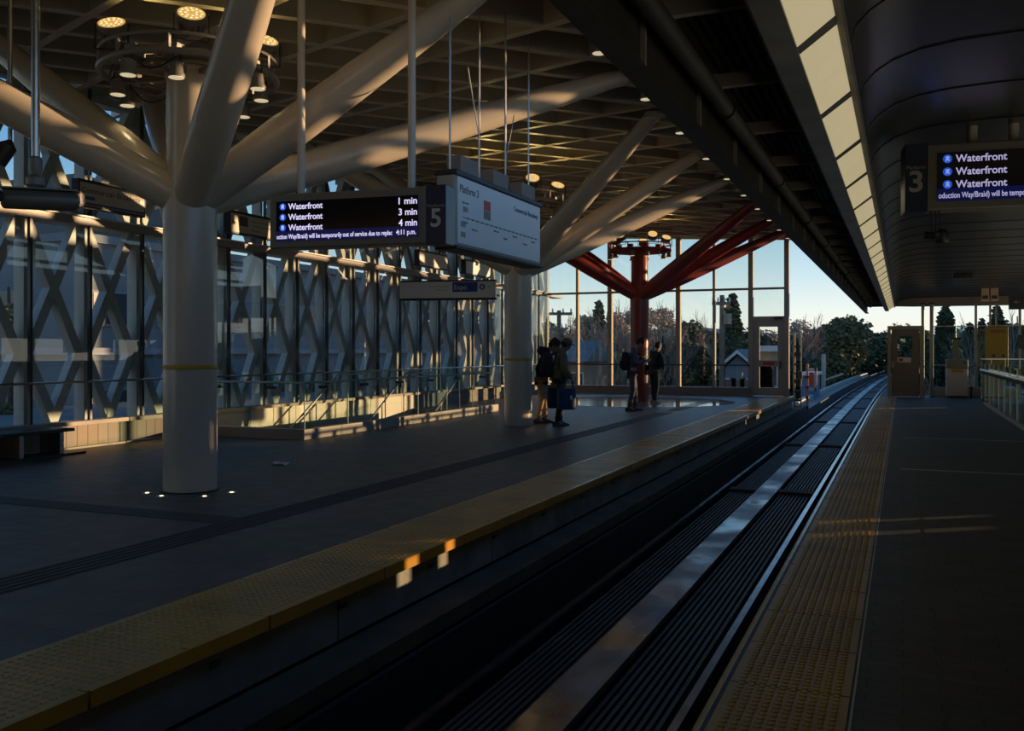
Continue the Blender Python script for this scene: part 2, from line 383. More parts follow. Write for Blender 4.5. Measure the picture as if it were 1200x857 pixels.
swept('guideway_walkway', rect(-3.75, -3.1, -1.3, -.72), 'edge_concrete', None, out)
swept('guideway_parapet', rect(-.1, .15, -1.3, -.35), 'concrete', None, out)
tie = MB()
for k in range(26): tie.bar((-3.1, 31.6+k*2.2, -.66), (-3.75, 31.6+k*2.2, -.66), .1, .08) if False else None
blk = MB()
for k in range(9): blk.box(-2.66, -1.33, 15.5+k*8, 15.8+k*8, -.90, -.80)
struct('track_cross_member', blk, 'ledge')

# ================================================================== glazed side wall
BAY, BY0 = 1.072, 9.59 - 1.072*15
NB = 35
win = MB().box(WX-.05, WX+.05, Y0, YE+.1, 3.44, 3.56); w1 = struct('window_1', win, 'grey_frame')
sill = MB().box(WX-.12, WX+.14, Y0, YE, .36, .42); struct('window_sill', sill, 'concrete', w1)
led = MB().box(WX-.02, WX+.10, Y0, YE, 3.56, 3.585); struct('window_ledge', led, 'white', w1)
for k in range(NB):
    y = BY0 + BAY*k
    if y < Y0 or y > YE - .2: continue
    struct('window_mullion', MB().box(WX-.035, WX+.025, y-.022, y+.022, .42, 3.44).box(WX-.035, WX+.02, y-.016, y+.016, 3.56, 5.6), 'black_frame', w1)
    struct('window_pane', MB().box(WX-.008, WX+.002, y+.02, min(y+BAY-.02, YE), .42, 3.44).box(WX-.008, WX+.002, y+.02, min(y+BAY-.02, YE), 3.56, 5.60), 'glass', w1)
rl = MB().tube([(WX+.09, 0, 1.02), (WX+.09, YE, 1.02)], .018, 8)
for k in range(NB):
    y = BY0 + BAY*k
    if 0 < y < YE: rl.box(WX, WX+.09, y-.01, y+.01, 1.0, 1.03)
struct('window_rail', rl, 'steel', w1)
# base wall under the glazing
struct('wall_left', MB().box(WX-.25, WX+.02, Y0, 13.0, -.3, .36).box(WX-.25, WX+.02, 20.95, YE, -.3, .36), 'block_wall')
cw = MB()
y = 13.0
while y < 20.9: cw.box(WX-.25, WX+.02, y+.006, min(y+1.46, 20.95), -4, .36); y += 1.47
struct('wall_left', cw, 'cream_wall')
struct('baseboard_left', MB().box(WX-.02, WX+.10, Y0, 12.9, 0, .03), 'concrete')

# diagonal steel lattice outside the glass
lat = thing('steel_lattice_screen', 'pale painted steel lattice of crossing diagonals standing outside the side glazing', 'lattice')
LX = WX - .22
V0, DZ = .45, 1.0
def lattice_panel(y0):
    b = MB(); yc = y0 + BAY/2; y1 = y0 + BAY; dpt = .08
    b.box(LX-dpt, LX+dpt+.05, y0-.035, y0+.035, .36, 5.52)
    z = V0 - DZ*1; k = -1
    zs = []
    lev = [(0, 'c'), (1, 'b'), (2, 'c'), (3, 'b'), (4, 'c'), (5, 'b')]
    for i in range(len(lev)-1):
        za, zb = V0 + lev[i][0]*DZ, V0 + lev[i+1][0]*DZ
        for (side, s_) in ((y0, 1), (y1, -1)):
            pa = side + s_*.07 if lev[i][1] == 'b' else yc
            pb = side + s_*.07 if lev[i+1][1] == 'b' else yc
            d = Vector((0, pb-pa, zb-za)).normalized(); n = Vector((0, -d.z, d.y)) * .075
            P = [Vector((LX-dpt-.002*s_, pa, za)) - d*.03, Vector((LX-dpt-.002*s_, pb, zb)) + d*.03]
            b.prism([P[0]-n, P[1]-n, P[1]+n, P[0]+n], (2*dpt+.004*s_+.001*(i%2), 0, 0))
    return b
for k in range(NB):
    y = BY0 + BAY*k
    if y < 2 or y > YE + .4: continue
    lattice_panel(y).build('lattice_panel', 'lattice', lat)
MB().box(LX-.1, LX+.1, 2, YE+1.2, 5.45, 5.58).build('top_chord', 'lattice', lat)
MB().box(LX-.2, WX-.02, 2, YE+1.5, 3.45, 3.52).build('mid_chord', 'lattice', lat)

# ================================================================== end wall of the hall
mx_ = [-11.83, -10.63, -9.43, -8.22, -7.02, -5.81, -4.61, -3.47]
thick = (0, 2, 4, 6, 7)
w2 = struct('window_2', MB().box(-11.83, -3.47, YE-.03, YE+.06, 3.50, 3.57), 'grey_frame')
def roofz(x): return 5.16 + .055 * (-3.35 - x)
for i, x in enumerate(mx_):
    hw = .075 if i in thick else .04
    struct('window_mullion', MB().box(x-hw, x+hw, YE-.10, YE+.10, 0 if i > 5 else .28, roofz(x)-.0), 'door_frame', w2)
for i in range(7):
    xa, xb = mx_[i], mx_[i+1]
    if i < 6: struct('window_pane', MB().box(xa, xb, YE, YE+.01, .28, 3.5), 'glass', w2)
    else: struct('window_pane', MB().box(xa, xb, YE, YE+.01, 2.62, 3.5), 'glass', w2)
    struct('window_pane', MB().box(xa, xb, YE, YE+.01, 3.57, roofz(xb)+.02), 'glass', w2)
rb = MB().tube([(-11.8, YE-.22, 1.02), (-4.62, YE-.22, 1.02)], .02, 8)
for x in (-11.0, -9.43, -7.02, -4.61): rb.bar((x, YE-.1, 1.0), (x, YE-.22, 1.0), .02, .02)
struct('window_rail', rb, 'dark_steel', w2)
struct('wall_back', MB().box(-11.9, -4.6, YE-.14, YE+.16, 0, .28), 'door_grey')
dr = struct('door_1', MB().box(-4.53, -4.33, YE-.05, YE+.05, .03, 2.5).box(-3.75, -3.55, YE-.05, YE+.05, .03, 2.5).box(-4.33, -3.75, YE-.05, YE+.05, 2.28, 2.5)
            .box(-4.33, -3.75, YE-.05, YE+.05, .03, .28).box(-4.33, -3.75, YE-.05, YE+.05, .98, 1.18), 'door_frame')
struct('door_pane', MB().box(-4.33, -3.75, YE-.01, YE, .28, .98).box(-4.33, -3.75, YE-.01, YE, 1.18, 2.28), 'glass', dr)
struct('door_sign', MB().box(-4.22, -3.86, YE-.06, YE-.05, 1.03, 1.14), 'red_print', dr)
struct('door_handle', MB().box(-3.68, -3.64, YE-.12, YE-.05, .9, 1.15), 'dark_steel', dr)
struct('door_closer', MB().box(-3.85, -3.60, YE-.16, YE-.06, 2.52, 2.60), 'dark_steel', dr)
struct('trim_1', MB().box(-4.61, -3.47, YE-.06, YE+.06, 2.5, 2.62), 'door_frame')

# ================================================================== hall roof with its slanted beam grid
rx0, rx1, ry0, ry1 = -13.2, -2.55, Y0, YE+.5
sl = -.055
def rz_(x): return roofz(x)
BD = .34
ceil = MB()
ceil.prism([(rx0, ry0, rz_(rx0)+BD), (rx1, ry0, rz_(rx1)+BD), (rx1, ry1, rz_(rx1)+BD), (rx0, ry1, rz_(rx0)+BD)], (0,0,.25))
ceiling = struct('ceiling', ceil, 'deck')
cor = MB(); y = ry0
while y < ry1:
    cor.prism([(rx0, y, rz_(rx0)+BD-.035), (rx1, y, rz_(rx1)+BD-.035), (rx1, y+.09, rz_(rx1)+BD-.035), (rx0, y+.09, rz_(rx0)+BD-.035)], (0,0,.04)); y += .19
struct('ceiling_deck_rib', cor, 'dark_steel', ceiling)
def clip(p, d):
    t0, t1 = -1e9, 1e9
    for a, lo, hi in ((0, rx0, rx1), (1, ry0, ry1)):
        ta, tb = (lo - p[a]) / d[a], (hi - p[a]) / d[a]
        if ta > tb: ta, tb = tb, ta
        t0, t1 = max(t0, ta), min(t1, tb)
    return (t0, t1) if t1 - t0 > .2 else None
O_ = (-5.78, 9.35); D1 = (.783, .622); D2 = (-.92, .392)
grid = MB()
def gbeam(p, d):
    c = clip(p, d)
    if not c: return
    a = (p[0]+d[0]*c[0], p[1]+d[1]*c[0]); b = (p[0]+d[0]*c[1], p[1]+d[1]*c[1]); n = Vector((-d[1], d[0], 0)).normalized()
    A = Vector((a[0], a[1], rz_(a[0]))); B = Vector((b[0], b[1], rz_(b[0])))
    for (hw, z0, z1) in ((.012, 0, BD), (.055, 0, .016)):
        grid.prism([A - n*hw + Vector((0,0,z0)), B - n*hw + Vector((0,0,z0)), B + n*hw + Vector((0,0,z0)), A + n*hw + Vector((0,0,z0))], (0,0,z1-z0))
for k in range(-30, 40): gbeam((O_[0]+D2[0]*1.03*k, O_[1]+D2[1]*1.03*k), D1)
for k in range(-30, 40): gbeam((O_[0]+D1[0]*1.36*k, O_[1]+D1[1]*1.36*k), D2)
struct('ceiling_beam_grid', grid, 'beam_paint', ceiling)
struct('ceiling_edge_beam', MB().box(rx1-.06, rx1, ry0, ry1, rz_(rx1), rz_(rx1)+BD+.25)
       .prism([(rx0, ry1-.06, rz_(rx0)-.02), (rx1, ry1-.06, rz_(rx1)-.02), (rx1, ry1-.06, rz_(rx1)+BD+.2), (rx0, ry1-.06, rz_(rx0)+BD+.2)], (0, .06, 0)), 'beam_paint', ceiling)
# unseen enclosure behind and right of the camera; right wall shaped for sun
wr_ = MB()
def holed(x0, x1, y0, y1, z0, z1, holes):         # a wall with rectangular openings (y0, y1, z0, z1), sorted along y
    y = y0
    for (a, b, c, d) in holes:
        wr_.box(x0, x1, y, a, z0, z1).box(x0, x1, a, b, z0, c).box(x0, x1, a, b, d, z1); y = b
    wr_.box(x0, x1, y, y1, z0, z1)
holed(5.2, 5.4, Y0, 22.3, -.3, 3.4, [(11.22, 11.30, .37, .64), (11.95, 12.27, .355, .68), (12.58, 12.86, .355, .69), (16.45, 16.9, 1.36, 1.68), (20.0, 20.4, 1.3, 2.6)])  # slots placed so sun patches land on the platform edge and near column
wr_.box(5.2, 5.4, 25.0, 27.2, 1.42, 2.86).box(5.2, 5.4, 22.3, 27.7, -.6, 1.12).box(5.2, 5.4, 28.0, 29.5, -.6, 1.12).box(5.2, 5.4, 30.1, 33.2, -.6, 1.12).box(5.2, 5.4, 33.3, 44, -.6, .95)  # post and parapet pieces added to block sun, gaps let floor streaks through
struct('wall_right_sun_slots', wr_, 'edge_concrete')
struct('wall_front', MB().box(-13.2, 5.4, Y0-.2, Y0, -1.2, 5.9), 'edge_concrete')

cl_ = MB()  # unseen louvre added to break the sun into bands and patches
cl_.box(6.5, 6.62, 6, 33.6, 1.95, 2.86)
for (z0, z1) in ((2.85, 3.82), (4.02, 4.62), (4.80, 4.92), (5.34, 5.5), (5.62, 5.98), (6.15, 7.2)): cl_.box(6.5, 6.62, 6, 36.5, z0, z1)
yy = 6
while yy < 36: cl_.box(6.48, 6.64, yy, yy+.28 + .18*math.sin(3*yy), 2.85, 7.3); cl_.box(6.5, 6.62, yy, yy+.1, -.3, 2.9); yy += 1.9 + .5*math.sin(yy)
struct('sun_patch_louvre', cl_, 'edge_concrete')

# ================================================================== low canopy over the right platform
CY1 = 34.4
can = struct('canopy_roof', MB().box(-1.20, 5.3, Y0, CY1, 3.40, 3.52), 'fascia')
fa = MB().box(-1.17, -1.14, Y0, CY1, 2.81, 3.40).box(-1.20, -1.09, Y0, CY1, 2.79, 2.815)
struct('canopy_fascia', fa, 'fascia', can)
rbm = MB(); yk = 4.24 - 1.29*8
purl = MB(); 
while yk < CY1:
    rbm.box(-1.14, -1.115, yk-.012, yk+.012, 2.815, 3.13); purl.box(-1.14, -.58, yk+.1, yk+.15, 3.10, 3.18); yk += 1.29
struct('canopy_fascia_rib', rbm, 'purlin', can); struct('canopy_purlin', purl, 'purlin', can)
cg = MB(); x = -1.12
while x < -.58: cg.box(x, x+.03, Y0, CY1, 3.27, 3.30); x += .06
struct('canopy_deck', cg, 'fascia', can)
struct('canopy_end_plate', MB().box(-1.2, 5.3, CY1-.03, CY1, 3.02, 3.5), 'fascia', can)
vp = [(-.24, 2.96), (-.24, 3.02), (-.215, 3.10), (-.15, 3.17), (-.05, 3.23), (.10, 3.275), (.30, 3.30), (.6, 3.31), (4.0, 3.31), (4.5, 3.28), (4.8, 3.2), (4.95, 3.0)]
vb = MB(); 
for (y) in (Y0, CY1-.05):
    for (x, z) in vp: vb.v.append((x, y, z))
n = len(vp)
for j in range(n-1): vb.f.append((j, j+1, n+j+1, n+j))
struct('ceiling_vault', vb, 'vault', can, smooth=True)
jn = MB(); yk = 5.9 - 1.07*12
while yk < CY1-.2:
    for j in range(n-1):
        (xa, za), (xb, zb) = vp[j], vp[j+1]
        jn.add([(xa,yk,za-.002),(xb,yk,zb-.002),(xb,yk+.016,zb-.002),(xa,yk+.016,za-.002),(xa,yk,za-.008),(xb,yk,zb-.008),(xb,yk+.016,zb-.008),(xa,yk+.016,za-.008)],
               [(0,1,2,3),(4,7,6,5),(0,4,5,1),(2,6,7,3),(1,5,6,2),(0,3,7,4)])
    yk += 1.07
struct('ceiling_vault_joint', jn, 'black_frame', can)
# end valance of the vault
vl = MB().prism([(-.24, CY1-.28, 3.02)] + [(x, CY1-.28, z-.012) for (x, z) in vp[1:-1]] + [(4.95, CY1-.28, 3.0), (4.6, CY1-.28, 2.99), (.3, CY1-.28, 3.0)], (0, .2, 0))
struct('ceiling_valance', vl, 'door_grey', can)
# light trough frame and the diffuser boxes
fl = MB().prism([(-.60, Y0, 2.93), (-.56, Y0, 2.86), (-.44, Y0, 2.86), (-.44, Y0, 2.885), (-.545, Y0, 2.895), (-.56, Y0, 3.05), (-.60, Y0, 3.35)], (0, CY1-Y0, 0))
fl.prism([(-.275, Y0, 2.985), (-.24, Y0, 2.97), (-.235, Y0, 3.2), (-.265, Y0, 3.2)], (0, CY1-Y0, 0))
struct('canopy_light_trough', fl, mat('trough_grey', (.26, .25, .22), .42, metal=.5, noise=.25, nscale=4), can)
lb0 = None
yk = 4.36 - 1.29*7 + .02; k = 0
while yk < CY1 - 1:
    if lb0 is None:
        lb0 = thing('ceiling_light', '', 'light box', (-.36, yk, 2.93))
        MB().prism([(-.438, yk+.035, 2.872), (-.277, yk+.035, 2.992), (-.285, yk+.035, 3.002), (-.445, yk+.035, 2.882)], (0, 1.22, 0)).build('diffuser', 'box_on', lb0)
        MB().prism([(-.45, yk-.05, 2.860), (-.262, yk-.05, 2.995), (-.275, yk-.05, 3.02), (-.46, yk-.05, 2.885)], (0, .10, 0)).build('cross_frame', 'dark_steel', lb0)
        root = lb0
    else: root = dup(lb0, (-.36, yk, 2.93))
    root['group'] = 'diffuser light boxes along the low canopy'
    q_ = k - 6
    root['label'] = ('%s visible light box from the camera in the glowing canopy row' % ORD[q_]) if 0 <= q_ < 20 else ('light box behind the camera end of the glowing canopy row' if q_ < 0 else 'small light box at the far end of the glowing canopy row')
    yk += 1.29; k += 1
pl_ = thing('drain_pipe', 'dusty brown drain pipe running inside the dark canopy soffit', 'pipe', (-1.0, 15, 3.0))
MB().tube([(-1.01, Y0+.2, 3.0), (-1.01, CY1-1, 3.0)], .05, 12).build('pipe_run', 'rib', pl_, smooth=True)
yy = 3.2
while yy < 33:
    MB().ring((-1.01, yy, 3.0), .055, .012, 14, 6, (0,1,0)).bar((-1.01, yy, 3.05), (-1.01, yy, 3.27), .02, .01, (0,1,0)).build('pipe_clamp', 'dark_steel', pl_); yy += 2.58


# ================================================================== tree columns
cols = [(-7.05, 7.75, 'col_paint', 'cream tree column nearest the camera with a yellow band and four floor lamps'),
        (-7.15, 17.15, 'col_paint', 'cream tree column behind the hanging signs with two waiting people beside it'),
        (-7.15, 26.45, 'red_paint', 'dark red tree column standing on the polished floor disc')]
ZR = 4.42
UP_A = (-70, -142, 146, 74, 2)
def camside(a):                                   # angle measured from the camera's right, in world radians
    return R(a) + YAW
for ci, (x, y, m, lb) in enumerate(cols):
    c = thing('tree_column', lb, 'column', (x, y, 0))
    MB().lathe((x, y, 0), [(.278, .0), (.278, 3.0), (.262, 3.18), (.22, 3.3)], 40).build('shaft', m, c, smooth=True)
    MB().lathe((x, y, 0), [(.245, 3.1), (.245, ZR-.05), (.27, ZR), (.27, ZR+.08)], 32).build('upper_shaft', m, c, smooth=True)
    MB().lathe((x, y, 0), [(.281, 1.30), (.283, 1.305), (.283, 1.345), (.281, 1.35)], 40).build('yellow_band', 'yellow', c, smooth=True)
    if ci == 0: MB().lathe((x, y, 0), [(.30, 0), (.30, .012)], 40).build('base_ring', 'dark_steel', c)
    for sx in (-1, 1):
        for dy in ((-2.8, .35, 4.2) if ci == 0 and sx == 1 else (-3.1, .1, 3.0)):
            ex, ey = x + sx*(3.8 if ci == 2 else 3.6), y + dy; ez = rz_(ex) + .02
            p0 = Vector((x, y, 3.08)); p1 = Vector((ex, ey, ez)); d = p1 - p0
            pts = [p0 + d*t for t in (0, .12, .3, .55, .8, .93, 1)]
            st = MB().tube(pts, [.185, .20, .205, .185, .15, .125, .11], 28).build('strut', m, c, smooth=True)
            MB().lathe((ex, ey, ez-.05), [(.17, 0), (.17, .05)], 20).build('strut_plate', m, st)
    rg = MB().ring((x, y, ZR+.02), .90, .035, 48, 8).ring((x, y, ZR+.02), .62, .028, 40, 8).ring((x, y, ZR+.20), .90, .02, 48, 6)
    for k in range(10):
        a = 2*PI*k/10 + .2; ca, sa = math.cos(a), math.sin(a)
        rg.bar((x+.18*ca, y+.18*sa, ZR+.02), (x+.92*ca, y+.92*sa, ZR+.02), .05, .05)
        rg.bar((x+.9*ca, y+.9*sa, ZR), (x+.9*ca, y+.9*sa, ZR+.2), .03, .03, (1, 0, 0))
        rg.box(x+.70*ca-.07, x+.70*ca+.07, y+.70*sa-.07, y+.70*sa+.07, ZR+.04, ZR+.16)
    rg.build('lamp_ring', 'red_paint' if ci == 2 else 'lamp_body', c)
    wire = MB()
    for k in range(6):
        a = k*1.05 + .5; P = []
        for t in range(7):
            aa = a + t*.1; P.append((x+.8*math.cos(aa), y+.8*math.sin(aa), ZR - .12*math.sin(PI*t/6)))
        wire.tube(P, .008, 5)
    wire.build('lamp_cable', 'black', c)

# uplights (flood lamps on top of the rings) and small downlights under them
def flood(loc, tilt_dir, lab, on=True):
    t = thing('flood_light', lab, 'floodlight', loc, 0, 'flood lights on the column rings')
    n = Vector((tilt_dir[0], tilt_dir[1], tilt_dir[2])).normalized(); L = Vector(loc)
    MB().lathe(L, [(.05, -.17), (.09, -.16), (.10, -.10), (.145, -.03), (.15, .0), (.15, .012)], 24, n).build('housing', 'lamp_body', t, smooth=True)
    fin = MB()
    for k in range(14):
        a = 2*PI*k/14; X = n.cross(Vector((0,0,1))).normalized(); Y = n.cross(X); r = X*math.cos(a) + Y*math.sin(a)
        fin.obox(L - n*.09 + r*.11, r*.022, n*.07, n.cross(r)*.004)
    fin.build('cooling_fin', 'lamp_body', t)
    MB().lathe(L, [(.132, .013), (.132, .018)], 24, n).build('lamp_glass', 'lamp_on' if on else 'lamp_dim', t)
    dots = MB()
    for (rr, kk) in ((.10, 12), (.055, 7)):
        for k in range(kk):
            a = 2*PI*k/kk; X = n.cross(Vector((0,0,1))).normalized(); Y = n.cross(X)
            dots.lathe(L + (X*math.cos(a) + Y*math.sin(a))*rr, [(.013, .018), (.010, .021)], 6, n)
    dots.build('lens_pattern', 'lamp_dot', t)
    X = n.cross(Vector((0,0,1))).normalized()
    MB().bar(L + X*.165, L + X*.165 - Vector((0,0,.26)), .03, .012, X).bar(L - X*.165, L - X*.165 - Vector((0,0,.26)), .03, .012, X).bar(L + X*.165 - Vector((0,0,.26)), L - X*.165 - Vector((0,0,.26)), .03, .012).build('bracket', 'dark_steel', t)
    ld = bpy.data.lights.new('flood_lamp', 'SPOT'); lo = bpy.data.objects.new('flood_lamp', ld); C.objects.link(lo); lo.parent = t
    ld.energy = FLOOD_W; ld.color = (1, .70, .25); ld.spot_size = R(125); ld.spot_blend = .8; ld.shadow_soft_size = .1
    lo.location = n*.05; lo.rotation_euler = (-n).to_track_quat('-Z', 'Y').to_euler() if False else n.to_track_quat('-Z', 'Y').to_euler()
    return t
FLOOD_W = 16.0; DOWN_W = 2.2
dl0 = None
def downlight(loc, lab, grp, drop=.25, scale=1):
    global dl0
    t = thing('down_light', lab, 'lamp', loc, 0, grp); L = Vector(loc)
    MB().lathe(L, [(.085, 0), (.085, .03), (.07, .05), (.062, .15), (.03, .17)], 20).build('housing', 'lamp_body', t, smooth=True)
    MB().lathe(L, [(.074, -.004), (.074, .001)], 20).build('lamp_glass', 'lamp_dim', t)
    if scale:
        ld = bpy.data.lights.new('down_lamp', 'SPOT'); lo = bpy.data.objects.new('down_lamp', ld); C.objects.link(lo); lo.parent = t
        ld.energy = DOWN_W; ld.color = (1, .74, .38); ld.spot_size = R(110); ld.spot_blend = .9; ld.shadow_soft_size = .06; lo.location = (0, 0, -.02)
    MB().bar(L + Vector((.05, 0, .12)), L + Vector((.05, 0, drop)), .012, .012, (1,0,0)).bar(L + Vector((-.05, 0, .12)), L + Vector((-.05, 0, drop)), .012, .012, (1,0,0)).build('bracket', 'dark_steel', t)
    return t
names3 = ('nearest cream column', 'middle cream column', 'red column')
pos5 = ('nearest the camera on the ring', 'on the left side of the ring', 'at the back left of the ring', 'at the back right of the ring', 'on the right side of the ring')
for ci, (x, y, m, lb) in enumerate(cols):
    for k, a in enumerate(UP_A):
        aa = camside(a); r = .80
        L = (x + r*math.cos(aa), y + r*math.sin(aa), ZR + .42)
        tc_ = Vector((-L[0], -L[1], 0)).normalized()
        od = Vector((math.cos(aa), math.sin(aa), 0))
        n_ = (tc_*.72 + od*.28 + Vector((0, 0, .98)))
        flood(L, n_, 'round flood light %s above the %s' % (pos5[k], names3[ci]))
    for k in range(8):
        aa = camside(-75 - 45*k + (8 if k % 2 else -6)); r = .88 if k % 2 else .74
        downlight((x + r*math.cos(aa), y + r*math.sin(aa), ZR - .20), 'small downlight clamped under the ring of the %s' % names3[ci], 'downlights under the ring of the %s' % names3[ci], .24)
    wp = MB()
for k in range(10):
    X, Yk = -3.16, 9.95 + 2.07*k
    downlight((X, Yk, 4.86), '%s small downlight from the camera in the row under the hall roof edge' % ORD[k], 'downlights along the roof edge', .61)
for k, (px, py) in enumerate(((-7.31, 7.40), (-7.02, 7.30), (-6.60, 7.46), (-6.52, 7.78))):
    g = thing('ground_light', 'tiny glowing floor lamp, %s of four round the nearest column' % ('leftmost', 'second from left', 'third from left', 'rightmost')[k], 'lamp', (px, py, 0), 0, 'floor lamps round the nearest column')
    MB().lathe((px, py, 0), [(.055, 0), (.055, .005)], 16).build('trim_ring', 'steel', g)
    MB().lathe((px, py, 0), [(.022, .005), (.018, .009)], 14).build('lamp_glass', 'ground_lamp', g)

# ================================================================== LED departure signs
def train_icon(parent, cx, cz, r, y, m_text):
    ic = MB().lathe((cx, y, cz), [(r, 0), (r, .003)], 24, (0, -1, 0)).build('train_icon', 'led_blue', None); 
    ic.parent = parent
    a = r*.36; b = MB()
    b.box(cx-a, cx+a, y-.006, y-.0035, cz-r*.30, cz-r*.08).box(cx-a, cx-a*.72, y-.006, y-.0035, cz-r*.08, cz+r*.32).box(cx+a*.72, cx+a, y-.006, y-.0035, cz-r*.08, cz+r*.32)
    b.box(cx-a, cx+a, y-.006, y-.0035, cz+r*.32, cz+r*.55).box(cx-a*1.2, cx-a*.55, y-.006, y-.0035, cz-r*.62, cz-r*.42).box(cx+a*.55, cx+a*1.2, y-.006, y-.0035, cz-r*.62, cz-r*.42)
    b.box(cx-a*.2, cx+a*.2, y-.006, y-.0035, cz-r*.25, cz+r*.3)
    o = b.build('train_glyph', m_text, None); o.parent = ic
def led_sign(loc, rz, plat, side, label, times, ticker, text_m, poles, PW=.20):
    """local frame: x along the face from its left end, -y towards the viewer, z up from the underside"""
    t = thing('departure_sign', label, 'sign', loc, rz, 'hanging departure signs')
    W, H, D = 1.64, .53, .24
    x0 = 0 if side == 'R' else PW                   # side: where the platform number box is
    def bl(b, n_, m, **k):
        o = b.build(n_, m, None, **k); o.parent = t; return o
    cs = MB().box(x0, x0+W, 0, D, 0, H); bl(cs, 'case', 'case', bevel=.012)
    sx0, sx1, sz0, sz1 = x0+.075, x0+W-.075, .065, H-.075
    bl(MB().box(sx0, sx1, -.006, 0, sz0, sz1), 'screen', 'screen')
    bl(MB().box(sx0, sx1, -.008, -.006, sz0, sz0+.10), 'ticker_band', 'ticker')
    px0 = x0 + W if side == 'R' else 0
    bl(MB().box(px0, px0+PW, -.004, D+.02, -.01, H+.01), 'platform_box', 'navy', bevel=.004)
    Xd, U = (1,0,0), (0,0,1)
    lettering('Platform', 'print', t, (px0+PW/2, -.005, .335), Xd, U, width=PW*.86, height=.028, align='C')
    lettering(plat, 'print_big' if side == 'R' else 'print', t, (px0+PW/2, -.005, .155), Xd, U, width=.10, height=.165, align='C', bold=.02)
    rows = (.375, .272, .170)
    for i, z in enumerate(rows):
        train_icon(t, sx0+.075, z+.028, .034, -.0085, text_m)
        lettering('Waterfront', text_m, t, (sx0+.135, -.008, z), Xd, U, width=.37, height=.058, bold=.015)
        lettering(times[i], text_m, t, (sx1-.01, -.008, z), Xd, U, width=.185, height=.062, align='R', bold=.015)
    lettering(ticker[0], text_m, t, (sx0+.01, -.0095, sz0+.025), Xd, U, width=ticker[2], height=.044, bold=.012)
    lettering(ticker[1], text_m, t, (sx1-.02, -.0095, sz0+.025), Xd, U, width=.20, height=.046, align='R', bold=.012)
    for (xx, top) in poles:
        p = bl(MB().tube([(xx, D/2, H), (xx, D/2, top)], .038, 14), 'hanger_pole', 'col_paint', smooth=True)
    return t
led_sign((-5.72, 7.38, 2.5), math.atan2(.22, 1.82), '5', 'R', 'lit departure board for platform 5 hanging on two poles in the hall', ('1 min', '3 min', '4 min'),
         ('uction Way/Braid) will be temporarily out of service due to replac', '4:11 p.m.', 1.22), 'led', ((.28, 2.95), (1.45, 2.9)))
led_sign((.015, 8.1, 2.63), math.atan2(.22, 1.82), '3', 'L', 'dark departure board for platform 3 under the low canopy at right', ('1 min', '3 min', '4 min'),
         ('oduction Way/Braid) will be temporarily out of service due to replac', '4:11 p.m.', 1.22), 'led_r', ((.52, .68), (.82, .68), (1.5, .68)), .165)

# ================================================================== long platform 3 map sign beside it
sg = thing('map_sign', 'large white route map sign hanging end-on beside the platform 5 board', 'sign', (-3.95, 7.85, 2.48))
MB().box(-4.13, -3.93, 7.85, 10.1, 2.50, 3.20).build('case', 'door_frame', sg, bevel=.02)
MB().box(-3.93, -3.922, 7.90, 10.07, 2.535, 3.175).build('face', 'sign_white', sg)
MB().box(-4.14, -3.905, 7.84, 10.11, 2.47, 2.51).build('bottom_rail', 'black', sg, bevel=.01)
MB().box(-4.14, -3.905, 7.84, 10.11, 3.18, 3.235).build('top_rail', 'black', sg, bevel=.01)
for k in range(3): MB().box(-4.10, -3.95, 8.02 + k*.78, 8.42 + k*.78, 3.235, 3.40).build('top_housing', 'purlin', sg)
XF = -3.9215
def onface(s, m, y, z, wd=None, h=None, **k):
    o = lettering(s, m, sg, (XF+3.95, y-7.85, z-2.48), (0,1,0), (0,0,1), width=wd, height=h, **k); return o
onface('Platform 3', 'ink', 7.95, 3.03, .42, .075); onface('Commercial–Broadway', 'ink', 9.28, 3.03, .72, .055)
onface('Expo Line', 'ink', 8.0, 2.93, .14, .02)
lnb = MB().box(XF, XF+.002, 8.0, 10.0, 2.790, 2.796)
yy = 8.12
for k in range(17):
    lnb.lathe((XF, 8.12 + k*.113, 2.793), [(.010, 0), (.010, .003)], 8, (1,0,0))
lnb.build('route_line', 'ink', sg)
for k, (a, b_) in enumerate(((8.02, .10), (8.22, .12), (8.75, .13), (9.0, .10), (9.25, .12), (9.55, .12), (9.8, .10))):
    onface(('Waterfront', 'Burrard', 'Main Street', 'Broadway', 'Nanaimo', 'Metrotown', 'Edmonds')[k], 'ink', a, 2.74 - .05*(k % 2), b_, .018)
MB().box(XF, XF+.002, 8.50, 8.66, 2.93, 3.03).build('red_notice', 'red_print', sg); MB().box(XF, XF+.002, 8.50, 8.66, 2.84, 2.925).build('dark_notice', 'case', sg)
for (a, z) in ((7.97, 2.60), (7.97, 2.70), (8.02, 2.85)): MB().box(XF, XF+.002, a, a+.10, z, z+.05).build('small_notice', 'print', sg)
rd = MB()
for yr in (7.95, 8.62, 9.30, 9.98): rd.tube([(-4.03, yr, 3.235), (-4.03, yr, 5.25)], .011, 8)
rd.build('hanger_rod', 'steel', sg)
MB().tube([(-4.03, 8.62, 3.7), (-4.03, 8.35, 4.35)], .006, 6).tube([(-4.03, 9.3, 3.6), (-4.03, 9.55, 4.15)], .006, 6).build('brace_wire', 'steel', sg)

